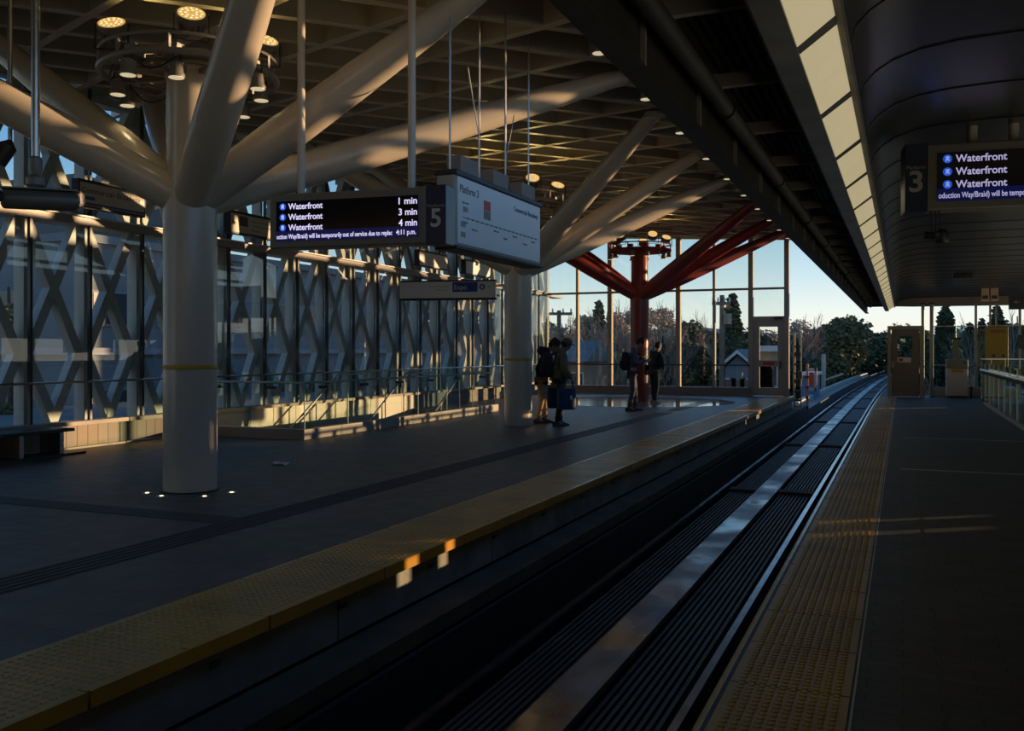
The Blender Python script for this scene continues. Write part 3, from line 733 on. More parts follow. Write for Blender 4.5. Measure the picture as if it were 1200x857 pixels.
# ================================================================== other hanging signs
def wall_sign(y0, y1, name, label, texts, face='print_face'):
    t = thing('wall_sign', label, 'sign', (-11.38, y0, 3.64), 0, 'sign boxes hung along the glazed wall')
    MB().box(-11.46, -11.32, y0, y1, 3.66, 4.08).build('case', 'black', t)
    MB().box(-11.32, -11.315, y0+.03, y1-.03, 3.69, 4.03).build('face', face, t)
    MB().bar((-11.6, y0+.2, 3.72), (-11.4, y0+.2, 3.72), .03, .03).bar((-11.6, y1-.2, 3.72), (-11.4, y1-.2, 3.72), .03, .03).build('bracket', 'dark_steel', t)
    for (s, y, z, wd, h, m) in texts:
        lettering(s, m, t, (.067, y, z), (0,1,0), (0,0,1), width=wd, height=h)
    return t
M['warm_face'] = mat('sign_face_cream', (.46, .42, .34), .4)
a = wall_sign(10.1, 11.42, '', 'grey Commercial-Broadway station name sign high on the glazed wall', [('Commercial–Broadway', .06, .24, 1.15, .085, 'ink')], 'warm_face')
MB().box(-11.315, -11.312, 10.13, 11.39, 3.70, 3.735).build('blue_stripe', 'blue', a); MB().box(-11.315, -11.312, 10.15, 10.40, 3.78, 3.83).build('blue_patch', 'blue', a)
a = wall_sign(13.45, 14.95, '', 'small wayfinding sign with a dark pictogram just right of the nearest column', [('←', .06, .2, .12, .07, 'ink'), ('Exit to street', .62, .28, .5, .04, 'ink'), ('Commercial Drive', .62, .20, .6, .04, 'ink'), ('Buses', .62, .11, .25, .04, 'ink')], 'warm_face')
MB().box(-11.315, -11.312, 13.72, 13.95, 3.82, 4.0).build('pictogram', 'ink', a)
wall_sign(20.6, 22.2, '', 'blank white sign box with black frame below the departure board, left one', [], 'sign_white')
wall_sign(23.3, 25.0, '', 'blank white sign box with black frame near the middle column, right one', [], 'sign_white')
ex = thing('line_sign', 'white hanging sign with a blue Expo panel beside the middle column', 'sign', (-9.84, 17.05, 2.56), math.atan2(.75, 1.87)*.55)
def bx(b, n_, m, par, **k):
    o = b.build(n_, m, None, **k); o.parent = par; return o
bx(MB().box(0, 2.08, 0, .12, .04, .40), 'case', 'sign_white', ex, bevel=.01)
bx(MB().box(-.01, 2.09, -.006, .126, 0, .045), 'bottom_rail', 'black', ex); bx(MB().box(-.01, 2.09, -.006, .126, .39, .42), 'top_rail', 'black', ex)
bx(MB().box(1.16, 1.70, -.004, 0, .17, .375), 'blue_panel', 'blue', ex)
lettering('Expo', 'sign_white', ex, (1.20, -.005, .22), (1,0,0), (0,0,1), width=.27, height=.10)
lettering('Trains to Waterfront', 'print', ex, (.65, -.001, .28), (1,0,0), (0,0,1), width=.42, height=.03); lettering('Platform 3', 'print', ex, (.80, -.001, .21), (1,0,0), (0,0,1), width=.26, height=.03)
bx(MB().lathe((1.80, 0, .27), [(.062, 0), (.062, .004)], 20, (0,-1,0)), 'train_roundel', 'blue', ex)
bx(MB().box(1.78, 1.82, -.007, -.004, .25, .30).box(1.77, 1.79, -.007, -.004, .235, .25).box(1.81, 1.83, -.007, -.004, .235, .25), 'train_glyph', 'sign_white', ex)
bx(MB().add([(1.94,-.004,.25),(1.97,-.004,.27),(1.94,-.004,.29),(1.94,0,.25),(1.97,0,.27),(1.94,0,.29)], [(0,1,2),(0,3,4,1),(1,4,5,2),(2,5,3,0)]), 'arrow', 'ink', ex)
bx(MB().bar((2.08, .06, .30), (2.42, .06, .30), .03, .05), 'bracket', 'steel', ex)
s2 = thing('hanging_sign', 'small dark sign box hanging at the far end of the low canopy', 'sign', (2.75, 29.3, 2.62))
MB().box(2.75, 4.1, 29.3, 29.45, 2.66, 3.08).build('case', 'navy', s2); MB().box(2.80, 4.0, 29.29, 29.30, 2.72, 3.02).build('face', 'black', s2)
lettering('←', 'print', s2, (.12, -.012, .2), (1,0,0), (0,0,1), width=.16, height=.09)
MB().box(3.0, 3.03, 29.36, 29.39, 3.08, 3.30).box(3.8, 3.83, 29.36, 29.39, 3.08, 3.30).build('hanger', 'dark_steel', s2)
for k, xx in enumerate((2.10, 2.34)):
    q = thing('canopy_speaker_box', 'beige box fixed under the canopy end, %s of the pair' % ('left', 'right')[k], 'box', (xx, 30, 3.0), 0, 'beige boxes under the canopy end')
    MB().box(xx, xx+.21, 30, 30.2, 2.94, 3.32).build('case', 'stucco', q, bevel=.01)
    MB().box(xx+.03, xx+.18, 29.995, 30, 3.0, 3.1).build('grille', 'dark_steel', q)
s3 = thing('camera_dome', 'black twin camera hanging under the platform 3 board', 'camera', (.26, 8.2, 2.45))
MB().lathe((.29, 8.2, 2.42), [(.045, -.05), (.06, -.03), (.06, .03), (.03, .06)], 18).build('dome', 'black', s3, smooth=True)
MB().tube([(.16, 8.2, 2.44), (.25, 8.2, 2.43)], .03, 12).build('lens', 'black', s3)
for k in range(3): MB().tube([(.21+.03*k, 8.2, 2.44), (.21+.03*k, 8.2, 2.65)], .008, 6).build('mount', 'black', s3)
s4 = thing('exit_lamp', 'black ceiling box with a glint near the canopy end', 'lamp', (1.5, 24, 3.1))
MB().box(1.1, 1.5, 24, 24.15, 3.20, 3.31).build('case', 'black', s4, bevel=.01); MB().lathe((1.4, 24, 3.25), [(.04, 0), (.04, .02)], 14, (0,-1,0)).build('lens', 'dark_steel', s4)

# loudspeaker / camera on poles at the upper left
cc = thing('security_camera', 'dark cylinder camera housing on a long pole at the left edge', 'camera', (-6.95, 5.75, 3.0))
MB().tube([(-6.95, 5.75, 5.36), (-6.95, 5.75, 3.12)], .036, 14).build('pole', 'steel', cc, smooth=True)
MB().lathe((-6.95, 5.75, 2.91), [(.045, 0), (.075, .03), (.075, .09), (.04, .12), (.055, .17), (.055, .26), (.036, .28)], 18).build('swivel', 'lamp_body', cc, smooth=True)
dv = Vector((math.cos(YAW), math.sin(YAW), 0)); bk = Vector((-math.sin(YAW), math.cos(YAW), 0))
A = Vector((-6.95, 5.75, 2.81)) - dv*.24 - bk*.1; B = Vector((-6.95, 5.75, 2.81)) + dv*.33 + bk*.1
MB().tube([A, A + (B-A)*.03, A + (B-A)*.9, B], [.07, .088, .088, .06], 20).build('housing', 'case', cc, smooth=True)
MB().lathe(A + Vector((.06, -.07, 0)), [(.045, 0), (.05, .02), (.035, .03)], 16, (-bk)).build('lens', 'black', cc)
MB().bar(A + Vector((0,0,.09)), B + Vector((0,0,.09)), .16, .012).build('sun_shield', 'lamp_body', cc)
c2 = thing('pole_camera', 'small dark camera on a thin rod at the far left', 'camera', (-8.49, 6.72, 3.2))
MB().tube([(-8.49, 6.72, 5.47), (-8.49, 6.72, 3.66)], .022, 10).build('rod', 'steel', c2, smooth=True)
MB().tube([(-8.49, 6.72, 3.66), (-8.47, 6.68, 3.60), (-8.55, 6.62, 3.42)], [.03, .09, .08], 16).build('housing', 'dark_steel', c2, smooth=True)
MB().lathe((-8.55, 6.60, 3.40), [(.035, 0), (.03, .03)], 12, (-.2, -.6, -.7)).build('lens', 'black', c2)

# ================================================================== stairwell: curb, balustrade, stairs, handrails
cb = struct('stair_kerb', MB().box(SX1-.0, SX1+.16, SY0-.16, SY1, -.3, .17).box(SX0, SX1, SY0-.16, SY0, -.3, .17), 'concrete')
bal = thing('stair_balustrade', 'glass balustrade with steel rail around the stairwell by the glazed wall', 'balustrade', (SX1, SY0, .17))
yv = SY0 - .08
for k in range(6):
    ya = SY0 - .05 + k*1.32; MB().box(SX1+.075, SX1+.087, ya, ya+1.29, .17, 1.12).build('glass_panel', 'glass_low', bal)
    MB().box(SX1+.072, SX1+.090, ya-.004, ya+.006, .17, 1.12).build('glass_edge', 'glass_edge', bal)
    MB().box(SX1+.02, SX1+.09, ya+.5, ya+.70, .84, .89).build('rail_clamp', 'black', bal)
for k in range(2):
    xa = SX1 - 1.15*(k+1) + .05; MB().box(xa, xa+1.12, SY0-.086, SY0-.074, .17, 1.12).build('glass_panel', 'glass_low', bal)
    MB().box(xa+.4, xa+.6, SY0-.09, SY0-.03, .84, .89).build('rail_clamp', 'black', bal)
MB().tube([(SX0+.1, SY0-.0, .95), (SX1+.0, SY0-.0, .95), (SX1+.02, SY0+.05, .95), (SX1+.02, SY1-.1, .95)], .02, 10).build('hand_rail', 'steel', bal, smooth=True)
st = struct('stair_flight', MB().box(SX0+.3, SX1-.1, SY0+.2, 14.0, -4.0, -3.98), 'edge_concrete')
stp = MB(); n_st = 22; ytop = 20.4
for k in range(n_st): stp.box(SX0+.3, SX1-.1, ytop-.29*(k+1), ytop-.29*k, -.18*(k+1)-.35, -.18*(k+1)+.0)
struct('stair_step', stp, 'edge_concrete', st)
struct('stair_side_wall', MB().box(SX1-.05, SX1, SY0, SY1, -4, -.02).box(SX0, SX1, SY1, SY1+.1, -4, -.25), 'cream_wall', st)
bpy.data.objects.remove
hr = thing('stair_handrail', 'steel handrails sloping down the stairwell with level upper ends', 'handrail', (-10.4, 18, .9))
for k, xx in enumerate((-9.62, -10.45, -11.35)):
    yt = 19.6 - (0 if k == 0 else 1.2 if k == 1 else 2.6)
    P = [(xx, yt+1.3, .98), (xx, yt, .98), (xx, yt-3.6, .98-3.6*.62)]
    MB().tube(P, .022, 10).build('hand_rail', 'steel', hr, smooth=True)
    b = MB()
    for j in range(4):
        py = yt - .1 - j*.95; pz = .98 - max(0, (yt-py))*.62; b.tube([(xx, py, pz-.9 if j else 0), (xx, py, pz)], .016, 8)
    b.build('rail_post', 'steel', hr)

# bench at the far left
bn = thing('bench', 'low steel framed bench against the block wall at the left edge', 'bench', (-11.25, 8.0, 0))
for yb in (6.6, 7.7, 8.9, 9.55): MB().box(-11.42, -11.02, yb-.035, yb+.035, .03, .34).build('leg', 'steel', bn, bevel=.006)
for xx in (-11.40, -11.28, -11.16, -11.04): MB().box(xx-.045, xx+.045, 6.2, 9.75, .34, .385).build('seat_slat', 'dark_steel', bn, bevel=.005)
MB().box(-11.46, -11.0, 6.3, 9.95, 0, .03).build('base_plate', 'dark_steel', bn)
lit = thing('paper_scrap', 'crumpled white scrap of paper lying on the hall floor', 'litter', (-7.5, 9.9, 0))
b = MB(); random.seed(3)
pp = [[(-7.62 + .05*i, 9.84 + .04*j, .004 + random.random()*.04) for i in range(6)] for j in range(4)]
for j in range(3):
    for i in range(5): b.quad(pp[j][i], pp[j][i+1], pp[j+1][i+1], pp[j+1][i])
o = b.build('crumpled_sheet', 'paper', lit); so = o.modifiers.new('thick', 'SOLIDIFY'); so.thickness = .004

# ================================================================== far end of the right platform
gd = struct('door_2', MB().box(-.46, -.36, 32.3, 32.42, 0, 2.30).box(.50, .62, 32.3, 32.42, 0, 2.30).box(-.36, .50, 32.3, 32.42, 2.19, 2.30), 'door_frame')
struct('door_leaf', MB().box(-.34, -.16, 32.33, 32.39, .02, 2.19).box(.28, .48, 32.33, 32.39, .02, 2.19).box(-.16, .28, 32.33, 32.39, 1.98, 2.19).box(-.16, .28, 32.33, 32.39, .02, 1.30), 'door_grey', gd)
struct('door_pane', MB().box(-.16, .28, 32.35, 32.36, 1.30, 1.98), 'glass', gd)
dn = struct('door_sign', MB().box(-.16, .24, 32.32, 32.33, 1.12, 1.28), 'sign_white', gd)
struct('door_notice', MB().box(-.12, .0, 32.315, 32.32, 1.15, 1.25), 'red_print', gd)
struct('door_handle', MB().box(-.33, -.27, 32.27, 32.33, .95, 1.15), 'steel', gd)
for k, (xx, r_, m_) in enumerate(((.60, .05, 'door_frame'), (.86, .06, 'concrete'))):
    t = thing('canopy_post', ('slim steel post at the hinge side of the grey platform end door', 'pale round post just right of the grey platform end door')[k], 'post', (xx, 32.7, 0), 0, 'posts at the platform end')
    MB().tube([(xx, 32.7, 0), (xx, 32.7, 3.02)], r_, 14).build('shaft', m_, t, smooth=True)
    MB().box(xx-.08, xx+.08, 32.62, 32.78, 3.0, 3.05).build('cap_plate', 'dark_steel', t)
    MB().box(xx-.09, xx+.09, 32.61, 32.79, 0, .02).build('base_plate', 'dark_steel', t)
ws = thing('wind_screen', 'blue tinted glass wind screen closing the right platform end', 'screen', (2.5, 33.2, 0))
for (a, b_) in ((.94, 2.12), (2.22, 3.4), (3.45, 5.0)):
    MB().box(a, b_, 33.19, 33.205, .30, 2.28).build('glass_panel', 'glass_blue', ws)
for xx in (2.17, 3.42, 4.9): MB().box(xx-.035, xx+.035, 33.15, 33.25, 0, 3.03).build('post', 'door_frame', ws)
for xx in (2.6, 2.78): MB().box(xx-.03, xx+.03, 33.4, 33.46, 0, 3.03).build('post', 'door_frame', ws)
MB().box(.9, 5.1, 33.16, 33.24, 2.28, 2.31).build('top_rail', 'steel', ws); MB().tube([(.9, 33.08, 1.02), (5.0, 33.08, 1.02)], .02, 8).build('hand_rail', 'steel', ws)
MB().box(.9, 5.1, 33.1, 33.4, 0, .30).build('kerb', 'concrete', ws)
bn2 = thing('waste_bin', 'pale square waste bin standing before the glass wind screen', 'bin', (1.6, 32.7, 0))
MB().box(1.28, 1.90, 32.5, 32.9, .05, .92).build('body', 'white', bn2, bevel=.015)
MB().box(1.27, 1.91, 32.49, 32.91, .92, 1.22).build('hood', 'grey_frame', bn2, bevel=.02)
MB().box(1.42, 1.76, 32.485, 32.495, .80, .90).build('yellow_label', 'yellow', bn2)
MB().lathe((1.80, 32.49, 1.12), [(.03, 0), (.03, .01)], 12, (0,-1,0)).build('lock', 'dark_steel', bn2)
MB().box(1.32, 1.86, 32.55, 32.88, 0, .05).build('foot', 'black', bn2)
bp = thing('beacon_post', 'slim cream post with a flat cap behind the waste bin', 'post', (1.62, 33.8, 0))
MB().box(1.54, 1.70, 33.8, 33.95, -.3, 1.88).build('shaft', 'stucco', bp); MB().box(1.46, 1.78, 33.76, 34.0, 1.88, 1.93).build('cap', 'dark_steel', bp); MB().tube([(1.62, 33.87, 1.93), (1.62, 33.87, 2.6)], .015, 8).build('rod', 'steel', bp)
sp_ = thing('floor_stub', 'short black stub post by the right post of the screen', 'post', (2.0, 32.9, 0)); MB().tube([(2.0, 32.6, 0), (2.0, 32.6, .28)], .03, 10).build('shaft', 'black', sp_); MB().box(1.95, 2.05, 32.55, 32.65, .28, .36).build('head', 'black', sp_)
yp = thing('yellow_board', 'tall yellow emergency board on a grey plinth at the right platform end', 'board', (2.65, 31.6, 0))
MB().box(2.33, 2.95, 31.6, 31.72, .62, 2.22).build('panel', mat('ochre_panel', (.30, .19, .012), .5), yp, bevel=.01); MB().box(2.45, 2.88, 31.59, 31.6, 2.04, 2.14).build('dark_heading', mat('rust_heading', (.22, .09, .02), .5), yp)
for k in range(2): MB().lathe((2.55+k*.26, 31.6, 1.34), [(.05, 0), (.05, .02)], 14, (0,-1,0)).build('round_button', 'dark_steel', yp)
MB().box(2.24, 3.0, 31.55, 31.9, 0, .82).build('plinth', 'lamp_body', yp, bevel=.01)
dk = thing('dark_panel_sign', 'small black panel at the right image edge above the rail', 'sign', (3.2, 30, 1.3)); MB().box(3.05, 3.7, 30, 30.05, 1.55, 1.95).build('panel', 'black', dk); MB().box(3.3, 3.34, 30.05, 30.09, 0, 1.9).build('post', 'dark_steel', dk)
gr = thing('platform_balustrade', 'glass balustrade with a bright rail beside the opening on the right platform', 'balustrade', (2.1, 28.7, 0))
yb = 28.7
while yb > 3:
    MB().box(2.10, 2.112, yb-1.28, yb, .06, 1.15).build('glass_panel', 'glass_low', gr)
    MB().box(2.095, 2.117, yb-.006, yb+.004, .06, 1.15).build('glass_edge', 'glass_edge', gr)
    b = MB().box(2.0, 2.10, yb-.30, yb-.24, .86, .93).box(2.0, 2.10, yb-.95, yb-.89, .86, .93); b.build('rail_bracket', 'black', gr)
    yb -= 1.3
MB().box(2.07, 2.16, 3, 28.75, 0, .08).build('shoe_channel', 'concrete', gr)
MB().tube([(2.0, 28.7, .96), (2.0, 3, .96)], .035, 12).build('hand_rail', 'steel', gr, smooth=True)
MB().box(2.0, 3.4, 28.72, 28.735, .06, 1.25).build('end_panel', 'glass_low', gr)
for xx in (2.25, 2.6, 2.95, 3.3): MB().box(xx, xx+.02, 28.71, 28.74, .06, 1.25).build('glass_edge', 'glass_edge', gr)
MB().box(2.0, 3.4, 28.70, 28.75, 1.25, 1.28).build('top_rail', 'steel', gr)

# gate and posts just past the hall's end wall
gt = thing('signal_mast', 'tall thin twin post mast beyond the end of the hall platform', 'post', (-3.25, 32.2, -.7))
MB().box(-3.40, -3.33, 32.2, 32.27, -.7, 2.1).build('post', 'door_frame', gt); MB().box(-3.17, -3.13, 32.2, 32.25, -.7, 2.15).build('post', 'steel', gt)
b = MB()
for k in range(8): b.box(-3.36, -3.15, 32.15, 32.24, -.5+k*.3, -.44+k*.3+(.08 if k % 3 == 0 else 0))
b.build('rung', 'black', gt); MB().box(-3.24, -3.10, 32.1, 32.2, .55, .8).build('control_box', 'dark_steel', gt)
g2 = thing('track_gate', 'small white and red barrier gate beside the walkway past the platform end', 'gate', (-2.9, 33, -.7))
MB().box(-3.06, -2.98, 33, 33.06, -.7, 1.05).build('post', 'stucco', g2); MB().box(-2.98, -2.72, 33, 33.05, .80, .90).box(-2.98, -2.72, 33, 33.05, .12, .22).box(-2.78, -2.70, 33, 33.05, .12, .90).build('frame', 'white', g2); MB().box(-2.96, -2.80, 33.02, 33.04, .3, .75).build('red_panel', 'red_white', g2)
for k in range(4): MB().box(-3.07, -2.97, 32.96, 33.0, -.5+k*.35, -.42+k*.35).build('hinge', 'dark_steel', g2)

# ================================================================== people
def skin_mesh(name, pts, edges, root, m, parent, sub=1):
    me = bpy.data.meshes.new(name); me.from_pydata([p[:3] for p in pts], edges, []); me.update()
    o = bpy.data.objects.new(name, me); C.objects.link(o); o.parent = parent
    md = o.modifiers.new('skin', 'SKIN'); md.use_smooth_shade = True
    for i, p in enumerate(pts):
        s_ = me.skin_vertices[0].data[i]
        rr = p[3] if isinstance(p[3], tuple) else (p[3], p[3]); s_.radius = rr; s_.use_root = (i == root)
    sb = o.modifiers.new('subdivision', 'SUBSURF'); sb.levels = sub; sb.render_levels = sub + 1
    me.materials.append(M[m]); return o
def person(name, label, loc, facing, H, top, bottom, shoes, skin='skin', bow=.0, head_bow=.4, arms='down', bulky=0., step=.06, long_coat=0., hat=None, hood=False, lean=0):
    k = H / 1.75
    t = thing('person', label, 'person', loc, facing)
    def P(x, y, z): return (x*k, y*k, z*k)
    ch = bow
    pelvis = Vector((0, 0, .93)); spine = Vector((0, .0+ch*.1, 1.12)); chest = Vector((0, ch*.25, 1.32)); neckb = Vector((0, ch*.45, 1.47)); neck = neckb + Vector((0, .02+head_bow*.05, .06))
    hd = Vector((0, math.sin(head_bow*.9), math.cos(head_bow*.9))); fw = Vector((0, math.cos(head_bow*.9), -math.sin(head_bow*.9)))
    h1 = neck + hd*.055 + fw*.015; h2 = neck + hd*.13 + fw*.02; h3 = neck + hd*.195 + fw*.0
    hips = [Vector((s*.095, 0, .90)) for s in (-1, 1)]
    knees = [Vector((-.10, step*.6+.02, .50)), Vector((.10, -step*.2+.03, .50))]
    ank = [Vector((-.10, step, .09)), Vector((.10, -step, .09))]
    sh = [neckb + Vector((s*.17, 0, -.05)) for s in (-1, 1)]
    if arms == 'phone':
        el = [Vector((s*.24, ch*.3+.05, 1.14)) for s in (-1, 1)]; wr = [Vector((s*.07, ch*.3+.30, 1.20)) for s in (-1, 1)]; hdir = [Vector((-s*.35, .8, .25)) for s in (-1, 1)]
    elif arms == 'front':
        el = [Vector((s*.25, ch*.3+.02, 1.13)) for s in (-1, 1)]; wr = [Vector((s*.16, ch*.3+.17, .99)) for s in (-1, 1)]; hdir = [Vector((-s*.7, .5, -.2)) for s in (-1, 1)]
    else:
        el = [Vector((s*.24, ch*.2-.02, 1.14)) for s in (-1, 1)]; wr = [Vector((s*.24, ch*.2+.07, .90)) for s in (-1, 1)]; hdir = [Vector((0, .2, -1)) for s in (-1, 1)]
    pts, ed = [], []
    def v(p, r): pts.append((p.x*k, p.y*k, p.z*k, tuple(a*k for a in r) if isinstance(r, tuple) else r*k)); return len(pts)-1
    def e_(*c):
        for a, b in zip(c, c[1:]): ed.append((a, b))
    vp_ = v(pelvis, (.13, .10)); vs_ = v(spine, (.125, .09)); vc = v(chest, (.15, .10)); vn = v(neckb, (.075, .065)); vk = v(neck, .052)
    a1 = v(h1, (.062, .075)); a2 = v(h2, (.075, .092)); a3 = v(h3, (.055, .068)); e_(vp_, vs_, vc, vn, vk, a1, a2, a3)
    nose = v(h1 + fw*.10 + hd*.035, .012); e_(a1, nose)
    for i in (0, 1):
        s = -1 if i == 0 else 1
        e_(a2, v(h2 + Vector((s*.082, -.005, -.02)), .016))
        hp = v(hips[i], .085); kn = v(knees[i], .055); an = v(ank[i], .038); ft = v(ank[i] + Vector((0, .12, -.055)), .032); e_(vp_, hp, kn, an, ft)
        shd = v(sh[i], .055); elb = v(el[i], .042); w_ = v(wr[i], .028); d = hdir[i].normalized(); pa = v(wr[i] + d*.06, (.036, .018)); e_(vc, shd, elb, w_, pa)
        side = d.cross(Vector((s, 0, .2))).normalized()
        up = Vector((1, 0, 0)) if abs(d.z) > .7 else Vector((0, 0, 1)); lat_ = (up - d*up.dot(d)).normalized()
        for q, (off, ln_) in enumerate(((-.028, .060), (-.010, .072), (.010, .068), (.026, .052))):
            b1 = wr[i] + d*(.075) + lat_*off; cur = d.cross(lat_)*(-.02*s)
            f1 = v(b1, .009); f2 = v(b1 + d*ln_*.5 + cur*.3, .0085); f3 = v(b1 + d*ln_ + cur, .007); e_(pa, f1, f2, f3)
        th1 = v(wr[i] + d*.035 + lat_*(.035), .011); th2 = v(wr[i] + d*.07 + lat_*(.05), .009); e_(pa, th1, th2)
    skin_mesh('body', pts, ed, 0, skin, t)
    # eyes
    for s in (-1, 1):
        c_ = (h2 + fw*.088 + Vector((s*.03, 0, 0)) - hd*.012)*k
        b = MB().lathe(c_, [(.004, -.008), (.011, -.004), (.012, 0), (.006, .008)], 10, fw); o = b.build('eye', 'black', None, smooth=True); o.parent = t
    # clothing over the body
    g = bulky
    cp, ce = [], []
    def w2(p, r): cp.append((p.x*k, p.y*k, p.z*k, tuple(a*k for a in r) if isinstance(r, tuple) else r*k)); return len(cp)-1
    hemz = .86 - long_coat
    j0 = w2(Vector((0, 0, hemz)), (.155+g, .12+g)); j1 = w2(pelvis + Vector((0, 0, .04)), (.15+g, .118+g)); j2 = w2(spine, (.145+g, .112+g)); j3 = w2(chest, (.165+g, .125+g)); j4 = w2(neckb + Vector((0, 0, -.01)), (.09+g*.6, .085+g*.6)); j5 = w2(neck + Vector((0, -.015, -.02)), (.068+g*.5))
    ce += [(j0, j1), (j1, j2), (j2, j3), (j3, j4), (j4, j5)]
    for i in (0, 1):
        A_ = w2(sh[i] + Vector((0, 0, .0)), .072+g*.5); B_ = w2(el[i], .058+g*.5); C_ = w2(wr[i]*1.0, .042+g*.3); ce += [(j3, A_), (A_, B_), (B_, C_)]
    skin_mesh('jacket', cp, ce, 1, top, t)
    tp, te = [], []
    def w3(p, r): tp.append((p.x*k, p.y*k, p.z*k, r*k)); return len(tp)-1
    q0 = w3(pelvis + Vector((0, 0, .02)), .128)
    for i in (0, 1):
        A_ = w3(hips[i] + Vector((0, 0, -.03)), .098); B_ = w3(knees[i], .072); C_ = w3(ank[i] + Vector((0, 0, .05)), .058); D_ = w3(ank[i] + Vector((0, .005, .0)), .06); te += [(q0, A_), (A_, B_), (B_, C_), (C_, D_)]
    skin_mesh('trousers', tp, te, 0, bottom, t)
    for i in (0, 1):
        a_ = ank[i]*k; b = MB()
        prof = [(-.10, .035, .075), (-.06, .042, .10), (.0, .045, .10), (.06, .048, .072), (.12, .050, .055), (.17, .042, .04), (.195, .02, .03)]
        n = 10
        for (yy, hw, hh) in prof:
            for j in range(n):
                an_ = PI*j/(n-1); b.v.append((a_.x + hw*k*math.cos(an_), a_.y + yy*k, hh*k*math.sin(an_)))
        for a in range(len(prof)-1):
            for j in range(n): b.f.append((a*n+j, a*n+(j+1)%n, (a+1)*n+(j+1)%n, (a+1)*n+j))
        b.f.append(tuple(range(n))); b.f.append(tuple((len(prof)-1)*n+j for j in range(n)))
        o = b.build('shoe', shoes, None, smooth=True); o.parent = t
    # hair / hat
    hc = (h2 + hd*.02)*k
    def cap_mesh(r, z0, z1, sq=1.15):
        b = MB(); pr = []
        for a in range(9):
            th = a/8*PI/2; pr.append((r*math.cos(th)*k, (z0 + (z1-z0)*math.sin(th))*k))
        b.lathe(hc, pr, 22, hd); return b
    hm = cap_mesh(.090, -.02, .115); 
    ho = hm.build('hair', 'hair', None, smooth=True); ho.parent = t
    hb = MB().lathe(hc - fw*.03*k, [(.05*k, -.09*k), (.082*k, -.06*k), (.088*k, 0), (.07*k, .05*k)], 18, hd).build('hair_back', 'hair', None, smooth=True); hb.parent = ho
    if hat == 'brim':
        o = MB().lathe(hc, [(.10*k, .0), (.112*k, .005*k), (.104*k, .07*k), (.092*k, .125*k), (.05*k, .14*k)], 24, hd).build('hat', 'black_cloth', None, smooth=True); o.parent = t
        o2 = MB().lathe(hc, [(.10*k, .02*k), (.155*k, .0), (.157*k, .006*k), (.10*k, .032*k)], 26, hd, 1.0).build('hat_brim', 'black_cloth', None, smooth=True); o2.parent = o
    if hat == 'cap':
        o = MB().lathe(hc, [(.104*k, .0), (.106*k, .03*k), (.095*k, .08*k), (.06*k, .115*k), (.01*k, .125*k)], 24, hd).build('cap', 'olive_cloth', None, smooth=True); o.parent = t
        pk = []
        for a in range(9):
            th = -PI/2 + a/8*PI; pk.append(hc + (Vector((1,0,0))*.075*math.sin(th) + fw*(.09 + .085*math.cos(th)) + hd*.012)*k)
        o2 = MB().prism(pk, tuple(hd*.008*k)).build('cap_peak', 'black_cloth', None); o2.parent = o
    if hood:
        o = MB().lathe((neckb + Vector((0, -.06, .02)))*k, [(.02*k, -.10*k), (.13*k, -.05*k), (.145*k, .02*k), (.12*k, .08*k), (.07*k, .10*k)], 20, (0, .25, 1)).build('hood', top, None, smooth=True); o.parent = t
    return t, dict(wr=wr, chest=chest, k=k, hd=hdir)
def in_world(loc, rz, p): return Vector(loc) + Matrix.Rotation(rz, 3, 'Z') @ Vector(p)
FR = -PI/2 + YAW                                   # facing along the camera's right
def backpack(loc, rz, cy, cz, label, h=.48, w_=.30, d=.19, m='black_cloth'):
    base = in_world(loc, rz, (0, cy, cz)); t = thing('backpack', label, 'backpack', base, rz)
    b = MB(); pr = [(-.5, .55, .8), (-.42, .92, 1), (-.1, 1, 1.05), (.25, .96, 1), (.42, .75, .8), (.5, .35, .45)]; n = 16
    for (z, sx, sy) in pr:
        for j in range(n):
            a = 2*PI*j/n; ca, sa = math.cos(a), math.sin(a); q = .6
            b.v.append((w_/2*sx*math.copysign(abs(ca)**q, ca), d/2*sy*math.copysign(abs(sa)**q, sa), h*z))
    for i in range(len(pr)-1):
        for j in range(n): b.f.append((i*n+j, i*n+(j+1)%n, (i+1)*n+(j+1)%n, (i+1)*n+j))
    b.f.append(tuple(range(n))[::-1]); b.f.append(tuple((len(pr)-1)*n+j for j in range(n)))
    o = b.build('pack_body', m, None, smooth=True); o.parent = t
    o = MB().box(-w_*.36, w_*.36, -d*.72, -d*.45, -h*.38, h*.02).build('front_pocket', m, None, bevel=.02); o.parent = t
    for s in (-1, 1):
        o = MB().tube([(s*.09, d*.4, h*.38), (s*.11, d*.9, h*.52), (s*.12, d*1.75, h*.40), (s*.12, d*1.9, h*.05), (s*.11, d*1.2, -h*.30), (s*.10, d*.5, -h*.38)], .014, 8).build('strap', m, None, smooth=True); o.parent = t
    return t
l1 = (-6.88, 17.75, 0)
person('p', 'person in black brimmed hat, black jacket and khaki trousers beside the cream column', l1, FR-.15, 1.74, 'black_cloth', 'khaki_cloth', 'shoe_black', 'skin', bow=.22, head_bow=.75, arms='front', bulky=.02, hat='brim', hood=True, long_coat=.02)
l2 = (-6.30, 17.2, 0)
person('p', 'person in an olive hooded parka and peaked cap wearing a black backpack, standing side on', l2, FR+.1, 1.72, 'olive_cloth', 'black_cloth', 'shoe_black', 'skin2', bow=.15, head_bow=.35, arms='front', bulky=.045, hat='cap', hood=True, long_coat=.10, step=.04)
backpack(l2, FR+.1, -.22, 1.22, 'black backpack worn over the olive parka', .50, .32, .20)
pb = in_world(l2, FR+.1, (.24, .12, 0)); tb = thing('tote_bag', 'dark blue tote bag held beside the person in the olive parka', 'bag', pb, FR+.1)
b = MB(); n = 14
